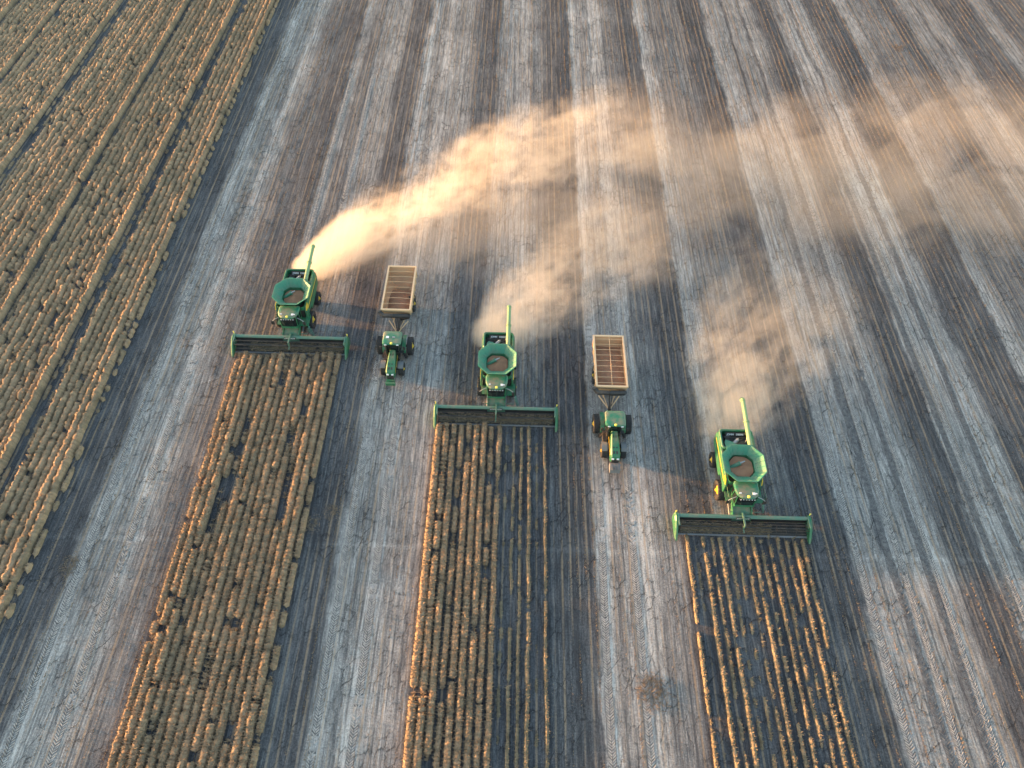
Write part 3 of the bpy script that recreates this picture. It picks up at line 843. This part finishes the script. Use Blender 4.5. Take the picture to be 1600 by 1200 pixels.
    for s in (-1, 1):
        d = MB()
        d.add([(s * .9, -.14, .62), (s * 5.82, -.14, .62), (s * 5.82, -1.22, .27), (s * .9, -1.22, .27), (s * .9, -.14, .56), (s * 5.82, -.14, .56), (s * 5.82, -1.22, .21), (s * .9, -1.22, .21)],
              [(0, 1, 2, 3), (7, 6, 5, 4), (0, 4, 5, 1), (2, 6, 7, 3), (0, 3, 7, 4), (1, 5, 6, 2)])
        for k in range(16):
            xx = s * (1.05 + k * .30)
            d.add([(xx - .02, -.16, .62), (xx + .02, -.16, .62), (xx + .02, -1.2, .285), (xx - .02, -1.2, .285), (xx, -.16, .65), (xx, -1.2, .315)], [(0, 4, 5, 3), (4, 1, 2, 5)])
        d.build('draper_belt', M['canvas'], H)
        bsx = MB(); bsx.add([(s * .9, -.03, .60), (s * 5.9, -.03, .60), (s * 5.9, .05, 1.15), (s * .9, .05, 1.15), (s * .9, -.06, .60), (s * 5.9, -.06, .60), (s * 5.9, -.02, 1.15), (s * .9, -.02, 1.15)],
                           [(7, 6, 5, 4), (0, 4, 5, 1), (2, 6, 7, 3), (0, 3, 7, 4), (1, 5, 6, 2)])
        bsx.build('back_sheet', M['canvas'], H)
        # reel half: tube, spiders, six bats with tines
        rl = MB(); cy, cz, rr = -.86, .98, .47
        rl.tube((s * .14, cy, cz), (s * 5.75, cy, cz), .075, n=10)
        for k in range(6):
            a = R(20 + 60 * k); by_, bz_ = cy + rr * math.cos(a), cz + rr * math.sin(a)
            rl.tube((s * .16, by_, bz_), (s * 5.75, by_, bz_), .028, n=6)
            for j in range(7):
                xx = s * (.2 + j * .91); rl.tube((xx, cy, cz), (xx, by_, bz_), .014, n=5)
            for j in range(36):
                xx = s * (.25 + j * .153); rl.tube((xx, by_, bz_), (xx, by_ + .03, bz_ - .2), .007, n=4, cap=False)
        rl.build('reel', M['black'], H)
        # outer end: shield and pointed divider
        e = MB()
        poly = [(.42, .30), (.46, 1.02), (.30, 1.38), (-.05, 1.50), (-.55, 1.40), (-1.15, .98), (-1.62, .48), (-1.95, .14), (-1.80, .07), (-1.2, .14), (.1, .16)]
        e.loft([[(s * 5.92, y, z) for y, z in poly], [(s * 6.08, y, z) for y, z in poly], [(s * 6.2, -.35 + (y + .35) * .82, .62 + (z - .62) * .8) for y, z in poly]])
        e.build('end_divider', M['green'], H)
        e = MB(); e.box(s * 5.86 - .05, s * 5.86 + .05, -1.0, .15, 1.38, 1.48); e.tube((s * 5.86, -.2, 1.2), (s * 5.86, -.86, 1.0), .05, n=8)
        e.build('reel_arm', M['green_header'], H)
        e = MB(); e.tube((s * 6.05, .30, 1.42), (s * 6.05, .30, 1.62), .05, n=8); e.box(s * 6.05 - .06, s * 6.05 + .06, .26, .34, 1.60, 1.68)
        e.build('marker_lamp', M['dome'], H)
    d = MB(); d.add([(-.88, .0, .52), (.88, .0, .52), (.88, -1.22, .25), (-.88, -1.22, .25), (-.88, .0, .46), (.88, .0, .46), (.88, -1.22, .19), (-.88, -1.22, .19)],
                    [(0, 1, 2, 3), (7, 6, 5, 4), (0, 4, 5, 1), (2, 6, 7, 3), (0, 3, 7, 4), (1, 5, 6, 2)])
    d.build('centre_belt', M['canvas'], H)
    d = MB(); d.box(-5.9, 5.9, -1.36, -1.22, .13, .20)
    for k in range(78):
        xx = -5.85 + k * .152
        d.add([(xx - .02, -1.36, .14), (xx + .02, -1.36, .14), (xx, -1.36, .19), (xx, -1.48, .15)], [(0, 1, 3), (1, 2, 3), (2, 0, 3)])
    d.build('cutter_bar', M['steel'], H)
    d = MB(); d.box(-.07, .07, -.95, .30, 1.44, 1.55); d.box(-.06, .06, -1.0, -.82, .86, 1.5); d.box(-.05, .05, -1.35, -.9, .82, .92); d.box(-.42, .42, -.30, -.22, 1.47, 1.53)
    d.build('centre_arm', M['green_header'], H)
    d = MB(); d.box(-1.15, 1.75, .46, .52, 1.30, 1.36); d.box(-.12, .12, .2, .5, 1.2, 1.42)
    d.build('adapter_bar', M['green_header'], H)
    d = MB(); d.add([(-.62, -.20, 1.18), (.62, -.20, 1.18), (.62, -.17, 1.42), (-.62, -.17, 1.42), (-.62, -.16, 1.18), (.62, -.16, 1.18), (.62, -.13, 1.42), (-.62, -.13, 1.42)],
                    [(0, 1, 2, 3), (7, 6, 5, 4), (0, 4, 5, 1), (2, 6, 7, 3), (0, 3, 7, 4), (1, 5, 6, 2)])
    d.build('name_plate', M['black'], H)
    for wd, xx in (('JOHN', -.33), ('DEERE', .28)): lettering('lettering', wd, .19, (xx, -.192, 1.30), (math.atan2(.24, .03), 0, 0), M['white'], H)
    return root

# ------------------------------------------------------------------ tractor; local y = 0 at the rear axle, front faces -y
def make_tractor(front='grey'):
    root = empty('tractor')
    ch = MB()
    ch.box(-.34, .34, -3.9, .35, .72, 1.15); ch.box(-.55, .55, -.5, .5, .7, 1.3); ch.tube((-1.5, 0, .98), (1.5, 0, .98), .14); ch.tube((-.95, -2.9, .72), (.95, -2.9, .72), .11)
    ch.box(-.62, -.36, -1.9, -.9, .75, 1.25); ch.box(.36, .62, -1.9, -.9, .75, 1.25)
    cho = ch.build('chassis', M['black'], root)
    x_ = MB(); x_.box(-.06, .06, .5, 2.0, .5, .6); x_.tube((0, 1.92, .45), (0, 1.92, .75), .07); x_.build('drawbar', M['black'], cho)
    x_ = MB()
    for s in (-1, 1): x_.tube((s * .35, .45, .8), (s * .42, 1.25, .55), .05, n=8); x_.tube((s * .35, .5, 1.3), (s * .42, 1.1, .62), .03, n=8)
    x_.build('lift_link', M['black'], cho)
    # bonnet: narrow at the cab, wider at the nose
    bo = MB()
    def sec(y, hw, zt, zb, c):
        return [(-hw, y, zb), (-hw, y, zt - c), (-hw * .72, y, zt), (hw * .72, y, zt), (hw, y, zt - c), (hw, y, zb)]
    bo.loft([sec(-1.62, .30, 2.28, 1.2, .10), sec(-2.4, .36, 2.22, 1.15, .12), sec(-3.4, .44, 2.10, 1.1, .13), sec(-4.05, .47, 1.98, 1.05, .15), sec(-4.28, .42, 1.84, 1.05, .16), sec(-4.36, .34, 1.55, 1.05, .16)])
    bn = bo.build('bonnet', M['green'], root)
    for y0, y1, f in ((-2.35, -2.10, .42), (-3.42, -3.30, .62), (-4.0, -3.72, .58)):
        for s in (-1, 1):
            zz = lambda y: 2.28 - (-1.62 - y) * .085 if y > -2.4 else 2.22 - (-2.4 - y) * .12 if y > -3.4 else 2.10 - (-3.4 - y) * .185
            v = MB(); a = .05; bb = .05 + .26 * f * 1.2
            v.add([(s * a, y0, zz(y0) + .006), (s * bb, y0, zz(y0) + .006), (s * bb, y1, zz(y1) + .006), (s * a, y1, zz(y1) + .006), (s * a, y0, zz(y0) - .03), (s * bb, y0, zz(y0) - .03), (s * bb, y1, zz(y1) - .03), (s * a, y1, zz(y1) - .03)],
                  [(0, 1, 2, 3), (7, 6, 5, 4), (0, 4, 5, 1), (2, 6, 7, 3), (0, 3, 7, 4), (1, 5, 6, 2)])
            v.build('bonnet_vent', M['black'], bn)
    v = MB(); v.box(-.34, .34, -4.44, -4.30, .95, 1.55); v.build('grille', M['black'], bn)
    for s in (-1, 1):
        v = MB(); v.box(s * .24 - .11, s * .24 + .11, -4.42, -4.28, 1.56, 1.70); v.build('headlight', M['white'], bn)
        v = MB(); v.prism_x([(-1.8, 1.55), (-1.8, 1.68), (-4.0, 1.55), (-4.0, 1.46)], s * .475, s * .487); v.build('yellow_stripe', M['yellow'], bn)
    v = MB(); v.tube((-.62, -1.75, 1.4), (-.62, -1.75, 3.0), .075, n=12); v.tube((-.62, -1.75, 1.5), (-.62, -1.75, 2.3), .12, n=12); v.tube((-.62, -1.75, 3.0), (-.62, -1.66, 3.08), .075, n=12)
    v.build('exhaust', M['black'], root)
    # cab
    c = MB()
    c.loft([rrect(0, -.78, .72, .78, .15, 1.3), rrect(0, -.78, .82, .82, .15, 1.75)])
    for sx in (-1, 1):
        for (yy, x0) in ((-1.5, .62), (-.55, .86), (.02, .84)): c.tube((sx * x0, yy, 1.7), (sx * (x0 + .01), yy, 3.12), .04, n=8)
    cab = c.build('cab', M['black'], root)
    gl = MB(); gl.box(-.6, .6, -1.53, -1.50, 1.75, 3.1); gl.build('windscreen', M['glass'], cab)
    gl = MB(); gl.box(-.8, .8, .0, .03, 1.75, 3.1); gl.build('rear_window', M['glass'], cab)
    for s in (-1, 1):
        gl = MB(); gl.add([(s * .64, -1.46, 1.75), (s * .85, -.6, 1.75), (s * .84, -.02, 1.75), (s * .84, -.02, 3.1), (s * .85, -.6, 3.1), (s * .64, -1.46, 3.1), (s * .61, -1.46, 1.75), (s * .82, -.6, 1.75), (s * .81, -.02, 1.75), (s * .81, -.02, 3.1), (s * .82, -.6, 3.1), (s * .61, -1.46, 3.1)],
                          [(0, 1, 4, 5), (1, 2, 3, 4), (6, 11, 10, 7), (7, 10, 9, 8), (0, 6, 7, 1), (1, 7, 8, 2), (5, 4, 10, 11), (4, 3, 9, 10), (0, 5, 11, 6), (2, 8, 9, 3)])
        gl.build('side_window', M['glass'], cab)
    rf = MB()
    rf.loft([rrect(0, -.84, .92, .84, .22, 3.12, 5), rrect(0, -.84, .98, .88, .26, 3.18, 5), rrect(0, -.84, .97, .87, .26, 3.28, 5), rrect(0, -.84, .86, .77, .26, 3.35, 5), rrect(0, -.84, .66, .58, .2, 3.37, 5)])
    rf.build('roof', M['green_roof'], cab)
    x_ = MB(); x_.loft([rrect(.0, -1.62, .11, .11, .08, 3.28), rrect(.0, -1.62, .12, .12, .09, 3.38), rrect(.0, -1.62, .08, .08, .06, 3.45)]); x_.build('satellite_receiver', M['dome'], cab)
    for s in (-1, 1):
        x_ = MB(); x_.box(s * .62 - .12, s * .62 + .12, -1.76, -1.68, 3.14, 3.26); x_.build('work_light', M['white'], cab)
        a = MB(); a.path([(s * .66, -1.5, 2.7), (s * 1.15, -1.62, 2.72)], .025, 6); a.box(s * 1.22 - .11, s * 1.22 + .11, -1.68, -1.61, 2.35, 2.82); a.build('mirror', M['black'], cab)
    for s in (-1, 1):
        f = MB()
        arc = [(1.16 * math.cos(R(a)), .98 + 1.16 * math.sin(R(a))) for a in range(30, 171, 14)]
        arc2 = [(1.11 * math.cos(R(a)), .98 + 1.11 * math.sin(R(a))) for a in range(170, 29, -14)]
        f.prism_x(arc + arc2, s * .84, s * 1.24)
        f.build('rear_fender', M['green'], root)
        f = MB()
        arc = [(-2.9 + .86 * math.cos(R(a)), .72 + .86 * math.sin(R(a))) for a in range(35, 126, 15)]
        arc2 = [(-2.9 + .82 * math.cos(R(a)), .72 + .82 * math.sin(R(a))) for a in range(125, 34, -15)]
        f.prism_x(arc + arc2, s * .66, s * 1.20)
        f.build('front_fender', M['grey'], root)
        wheel(root, s * 1.58, 0, .98, .56, s, .54, lugs=22)
        wheel(root, s * .93, -2.9, .72, .54, s, .36, lugs=20)
        st_ = MB()
        for k in range(4): st_.box(s * (.92 + .10 * k) - .14, s * (.92 + .10 * k) + .14, -1.35, -1.0, 1.45 - k * .3, 1.49 - k * .3)
        st_.tube((s * .95, -1.36, 1.5), (s * 1.3, -1.36, .5), .025, n=6)
        st_.build('step', M['black'], root)
    tk = MB(); tk.loft([rrect(-.78, -1.5, .2, .55, .12, .55), rrect(-.78, -1.5, .24, .6, .14, .8), rrect(-.78, -1.5, .22, .58, .14, 1.2)]); tk.build('fuel_tank', M['black'], root)
    return root

def front_weight(root, style):
    w = MB()
    if style == 'grey':
        w.prism_x([(-4.46, .55), (-4.46, 1.12), (-4.75, 1.18), (-5.2, 1.02), (-5.32, .6), (-5.1, .45)], -.5, .5)
        o = w.build('front_weight', M['grey'], root, bevel=.03)
        for k in (-1, 0, 1):
            g_ = MB(); g_.box(k * .28 - .02, k * .28 + .02, -5.26, -4.6, 1.02, 1.185); g_.build('rib', M['grey'], o)
    else:
        w.box(-.42, .42, -4.66, -4.46, .62, .98); w.box(-.50, .50, -4.98, -4.72, .55, .92); w.box(-.1, .1, -4.74, -4.64, .6, .8)
        w.build('front_weight', M['green'], root, bevel=.02)

# ------------------------------------------------------------------ grain cart; local y = 0 at the front rim
def make_cart():
    root = empty('grain_cart')
    L, W = 6.55, 1.57
    def rect(x, y0, y1, z): return [(-x, y0, z), (x, y0, z), (x, y1, z), (-x, y1, z)]
    h = MB()
    h.loft([rect(.45, 1.5, 4.6, .95), rect(1.52, .35, 6.2, 2.15), rect(W, .0, L, 3.22)], True, False)
    hop = h.build('hopper', M['tan'], root)
    h = MB()
    h.loft([rect(.40, 1.6, 4.5, 1.02), rect(1.46, .42, 6.13, 2.18), rect(W - .05, .05, L - .05, 3.22)], True, False)
    h.build('inner_skin', M['tan_in'], hop)
    for s in (-1, 1):
        r_ = MB(); r_.box(s * (W - .06) - .085, s * (W - .06) + .085, -.02, L + .02, 3.20, 3.34); r_.build('rim_rail', M['tan'], hop)
        for k in range(6):
            q = MB(); y = .7 + k * 1.05; q.prism_x([(y - .04, 2.2), (y - .04, 3.2), (y + .04, 3.2), (y + .04, 2.2)], s * 1.535, s * 1.62); q.build('side_rib', M['tan'], hop)
    for y in (.05, L - .05):
        r_ = MB(); r_.box(-W + .145, W - .145, y - .09, y + .09, 3.205, 3.335); r_.build('rim_rail', M['tan'], hop)
    for y0, y1, z0 in ((.9, 1.1, .9), (5.0, 5.2, .9)):
        pass
    cs = MB(); cs.box(-.62, -.48, .4, 5.9, .78, .94); cs.box(.48, .62, .4, 5.9, .78, .94); cs.box(-.62, .62, 2.9, 3.3, .7, .94); cs.box(-1.2, 1.2, 3.0, 3.25, .78, .98)
    for s in (-1, 1):
        cs.tube((s * .55, .8, .9), (s * 1.2, .5, 2.1), .05, n=6); cs.tube((s * .55, 5.6, .9), (s * 1.2, 6.0, 2.1), .05, n=6)
    ch = cs.build('chassis', M['tan'], root)
    d = MB()
    for s in (-1, 1): d.tube((s * 1.05, .55, .92), (s * .10, -.80, .62), .065, n=8); d.tube((s * .55, .6, .85), (s * .10, -.8, .58), .05, n=8)
    d.build('drawbar', M['tan'], ch)
    d = MB(); d.box(-.14, .14, -1.02, -.62, .50, .70); d.tube((.0, -.9, .75), (.05, .6, .95), .06, n=8); d.tube((.12, -.7, .8), (.3, .5, 1.3), .04, n=8); d.tube((.2, -.5, .3), (.2, -.5, .9), .05, n=8)
    d.build('hitch', M['black'], ch)
    # front auger: lower leg up from the sump, folded upper half lying across the front
    a = MB()
    a.tube((.25, .85, .9), (1.22, -.12, 2.35), .22, n=14); a.tube((1.22, -.12, 2.35), (1.32, -.16, 2.62), .25, n=14)
    au = a.build('unloading_auger', M['black'], root, smooth=False)
    a = MB(); a.tube((1.30, -.30, 2.72), (-.25, -.48, 2.90), .25, n=16); a.tube((-.25, -.48, 2.90), (-1.40, -.42, 2.84), .24, n=16); a.build('folded_tube', M['black'], au)
    a = MB(); a.tube((-1.38, -.42, 2.86), (-1.72, -.12, 3.10), .25, .21, n=14); a.tube((-1.72, -.12, 3.10), (-1.74, -.10, 3.17), .24, .24, n=14); a.build('spout', M['black'], au)
    a = MB(); a.box(.2, .98, -.30, -.22, 2.90, 2.96); a.tube((.2, -.3, 2.93), (1.2, -.2, 2.6), .035, n=6); a.build('fold_cylinder', M['steel'], au)
    for s in (-1, 1): wheel(root, s * 1.22, 3.12, .95, .62, s, .45, lugs=22)
    return root

def bows(cart, ys, lift, spine):
    for y in ys:
        b_ = MB(); pts = []
        for k in range(9):
            u = -1 + 2 * k / 8; pts.append((u * 1.46, y, 3.30 + lift * (1 - u * u)))
        b_.path(pts, .017, 5); b_.build('bow', M['tan'], cart)
    if spine:
        b_ = MB(); b_.tube((.0, .1, 3.32 + lift), (.06, 6.45, 3.32 + lift), .02, n=6); b_.build('ridge_cable', M['tan'], cart)

def grain_surface(name, pts_fn, nx, ny, label):
    V = []; F = []
    for j in range(ny):
        for i in range(nx): V.append(pts_fn(i / (nx - 1), j / (ny - 1)))
    for j in range(ny - 1):
        for i in range(nx - 1): F.append((j * nx + i, j * nx + i + 1, (j + 1) * nx + i + 1, (j + 1) * nx + i))
    g_ = MB(); g_.add(V, F)
    o = g_.build(name, M['grain'], None, smooth=True)
    tag(o, label, 'grain', kind='stuff')
    return o

# ------------------------------------------------------------------ place the machines
combines = [(-23.78, 48.05, 0.0, 'green combine harvester with octagonal grain tank, the leftmost and farthest of three', 'leftmost combine'),
            (-1.52, 39.65, 0.0, 'green combine harvester with octagonal grain tank, the middle one of three', 'middle combine'),
            (21.2, 28.45, 0.0, 'green combine harvester with octagonal grain tank, the nearest of three, at right', 'nearest combine')]
proto = make_combine()
for i, (x, y, a, lab, short) in enumerate(combines):
    o = proto if i == 0 else copy_tree(proto)
    o.location = (x, y, 0); o.rotation_euler.z = R(a)
    tag(o, lab, 'combine', 'combine harvesters')
    lv = (3.16, 3.22, 3.28)[i]
    def pf(u, v, lv=lv, i=i):
        th = u * 2 * math.pi; rr = v
        px, py = math.cos(th), math.sin(th)
        k = 1.0 / max(abs(px), abs(py), (abs(px) + abs(py)) / 1.52)
        z = lv + .28 * (1 - rr) ** 1.2 + .05 * math.sin(3 * th + i) * rr
        return (x + px * k * rr * 1.03 + .12 * (1 - rr), y + 4.08 + py * k * rr * 1.05, z)
    grain_surface('grain', pf, 33, 9, 'reddish brown grain in the tank of the %s' % short)
    # cut crop lying on the belts
    r = np.random.default_rng(40 + i); n = 5200
    gx = r.uniform(-5.7, 5.7, n); gy = np.clip(r.normal(-.78, .2, n), -1.25, -.3)
    ok = smooth_noise(gx + 10, .8, 60 + i) + .4 * smooth_noise(gx + 10, 3, 61 + i) > .45 - .25 * np.exp(-(gx / 2.5) ** 2)
    gx, gy = gx[ok], gy[ok]; n = len(gx)
    gz = .62 + (gy + .14) * .324 + r.uniform(.02, .30, n)
    az = r.uniform(0, 6.28, n); Ls = r.uniform(.12, .3, n); ww = r.uniform(.02, .045, n)
    b0 = np.stack([gx - ww * np.sin(az), gy + ww * np.cos(az), gz], -1); b1 = np.stack([gx + ww * np.sin(az), gy - ww * np.cos(az), gz], -1)
    tp = np.stack([gx + np.cos(az) * Ls, gy + np.sin(az) * Ls * .5, gz + r.uniform(-.08, .12, n)], -1)
    cc = np_mesh('cut_crop', np.stack([b0, b1, tp], 1).reshape(-1, 3), np.arange(n * 3).reshape(-1, 3), M['crop_thin'], np.repeat(r.random(n), 3))
    cc.location = (x, y, 0)
    tag(cc, 'cut straw riding on the header belts of the %s' % short, 'straw', kind='stuff')

tr = make_tractor()
tr2 = copy_tree(tr)
tr.location = (-12.5, 47.55, 0); tr2.location = (9.97, 38.3, 0)
front_weight(tr, 'green'); front_weight(tr2, 'grey')
tag(tr, 'green tractor with green front weight beside the leftmost combine', 'tractor', 'tractors pulling grain carts')
tag(tr2, 'green tractor with grey front weight block right of the middle combine', 'tractor', 'tractors pulling grain carts')
x_ = MB(); x_.box(-.62, -.32, -.98, -.72, 3.36, 3.42); x_.build('antenna_box', M['white'], tr)
x_ = MB(); x_.box(.02, .30, -.92, -.76, 3.36, 3.42); x_.build('antenna_box', M['steel'], tr)
ct = make_cart()
ct2 = copy_tree(ct)
ct.location = (-12.6, 50.55, 0); ct2.location = (9.9, 41.2, 0)
bows(ct, [.85 + k * .80 for k in range(7)], .10, False)
bows(ct2, [.45 + k * .70 for k in range(9)], .02, True)
tag(ct, 'tan grain cart crossed by seven thin bows, behind the left-hand tractor', 'grain cart', 'tan grain carts')
tag(ct2, 'tan grain cart with a ridge cable over nine bows, behind the right-hand tractor', 'grain cart', 'tan grain carts')
def cart_grain(x0, y0, ya, yb, base, peak, py, seed):
    def pf(u, v):
        y = ya + (yb - ya) * v; xx = -1 + 2 * u
        z = base + peak * math.exp(-((y - py) / 1.6) ** 2) * (1 - .6 * xx * xx) + .04 * math.sin(y * 2.1 + u * 4 + seed)
        hw = .40 + (1.46 - .40) * min(1, max(0, (z - 1.02) / 1.16)) if z < 2.18 else 1.48
        return (x0 + xx * (hw + .01), y0 + y, z)
    return pf
grain_surface('grain', cart_grain(-12.6, 50.55, .75, 4.3, 1.72, .50, 1.9, 1), 15, 16, 'reddish brown grain in the front half of the left-hand cart')
grain_surface('grain', cart_grain(9.9, 41.2, .45, 6.1, 2.12, .42, 2.4, 2), 15, 18, 'reddish brown grain filling the right-hand cart')

# ------------------------------------------------------------------ dust thrown up by the combines and drifting right
def dust(name, label, start, end, bend, r0, r1, rz0, rz1, z0, z1, dens, fade, nscale, thr, seed, grow=0.7, step=0.5, soft=0.45, colr=(0.95, 0.89, 0.80)):
    ax = Vector((end[0] - start[0], end[1] - start[1], 0)); L = ax.length; ang = math.atan2(ax.y, ax.x)
    hy = max(r0, r1) * 1.02 + abs(bend)
    zt = max(z0 + rz0, z1 + rz1)
    g_ = MB(); secs = []
    for uu in (-r0 * .9 / L, 0.0, .06, .15, .3, .45, .6, .75, .9, 1.0):
        q_ = max(uu, 0) ** grow; ra = (r0 + (r1 - r0) * q_) * 1.04; rz = (rz0 + (rz1 - rz0) * q_) * 1.03; yy = 4 * bend * max(uu, 0) * (1 - max(uu, 0)); zz = z0 + (z1 - z0) * max(uu, 0)
        if uu < 0: ra *= .5; rz *= .5
        secs.append([(uu * L, yy + ra * math.cos(2 * math.pi * k / 16), max(.03, zz + rz * math.sin(2 * math.pi * k / 16))) for k in range(16)])
    g_.loft(secs)
    m = bpy.data.materials.new(name); m.use_nodes = True
    t = NT(m); t.n.clear()
    out = t.new('ShaderNodeOutputMaterial'); pv = t.new('ShaderNodeVolumePrincipled')
    tc = t.new('ShaderNodeTexCoord').outputs['Object']
    sp = t.new('ShaderNodeSeparateXYZ'); t.l.new(tc, sp.inputs[0])
    X, Y, Z = sp.outputs
    u = t.m('DIVIDE', X, L)
    uc = t.m('MAXIMUM', u, 0.0)
    g2 = t.m('POWER', uc, grow)
    rad = t.m('ADD', r0, t.m('MULTIPLY', g2, r1 - r0))
    radz = t.m('ADD', rz0, t.m('MULTIPLY', g2, rz1 - rz0))
    yc = t.m('MULTIPLY', t.m('MULTIPLY', uc, t.m('SUBTRACT', 1.0, uc)), 4 * bend)
    zc = t.m('ADD', z0, t.m('MULTIPLY', uc, z1 - z0))
    d2 = t.m('ADD', t.m('POWER', t.m('DIVIDE', t.m('ABSOLUTE', t.m('SUBTRACT', Y, yc)), rad), 2.0), t.m('POWER', t.m('DIVIDE', t.m('ABSOLUTE', t.m('SUBTRACT', Z, zc)), radz), 2.0))
    lo = t.m('MINIMUM', u, 0.0)
    d2 = t.m('ADD', d2, t.m('POWER', t.m('DIVIDE', t.m('MULTIPLY', t.m('ABSOLUTE', lo), L), r0 * .9), 2.0))
    base = t.m('SUBTRACT', 1.0, d2)
    # billows: stretched along the wind, finer near the source
    nv = t.xyz(t.m('ADD', t.m('MULTIPLY', X, 0.65), seed * 13.7), Y, t.m('MULTIPLY', Z, 1.1))
    nA = t.noise(nv, nscale, 6, 0.64, 0.5)
    nB = t.noise(nv, nscale * .33, 2, 0.5, 0.2)
    nz = t.m('ADD', t.m('MULTIPLY', nA, .62), t.m('MULTIPLY', nB, .38))
    val = t.m('ADD', t.m('MULTIPLY', base, .55), t.m('MULTIPLY', t.m('SUBTRACT', nz, .5), 3.4))
    val = t.m('ADD', val, t.m('MULTIPLY', t.m('POWER', 2.718, t.m('MULTIPLY', uc, -9.0)), .55 if dens > .2 else 0.0))
    val = t.step(val, thr, thr + .60)
    val = t.m('MULTIPLY', val, t.step(base, 0.0, soft))
    fall = t.m('POWER', 2.718, t.m('MULTIPLY', uc, -fade))
    endf = t.step(u, 0.7, 1.0, 1.0, 0.0)
    de = t.m('MULTIPLY', t.m('MULTIPLY', val, dens), t.m('MULTIPLY', fall, endf))
    t.l.new(de, pv.inputs['Density'])
    pv.inputs['Color'].default_value = (*colr, 1)
    pv.inputs['Anisotropy'].default_value = 0.15
    t.l.new(pv.outputs[0], out.inputs['Volume'])
    m.cycles.volume_step_rate = step
    o = g_.build(name, m)
    o.location = (start[0], start[1], 0); o.rotation_euler.z = ang
    tag(o, label, 'dust', kind='stuff')
    return o

dust('dust_plume', 'thick sunlit dust billowing back and right from the leftmost combine', (-23.9, 57.8), (28, 88), 5.5, 2.0, 15.0, 1.7, 4.8, 1.8, 3.4, .40, 2.9, .58, .12, 1, grow=.70, soft=.6)
dust('dust_plume', 'dust cloud drifting back and right from the middle combine', (-2.2, 48.8), (22, 67), 2.0, 3.0, 12.0, 1.9, 3.8, 1.9, 3.0, .25, 2.4, .62, .10, 2, grow=.6, soft=.7)
dust('dust_plume', 'dust cloud swirling behind the nearest combine', (20.4, 37.8), (35, 60), 1.0, 3.4, 13.5, 1.9, 3.8, 1.9, 3.0, .20, 2.1, .60, .10, 3, grow=.6, soft=.7)
dust('drifting_dust', 'thin veil of dust drifting across the stubble at upper right', (-14, 64), (95, 84), 3.0, 11.0, 26.0, 2.6, 4.4, 2.2, 3.6, .034, .3, .19, .0, 4, grow=.5, step=0.6, soft=.95)
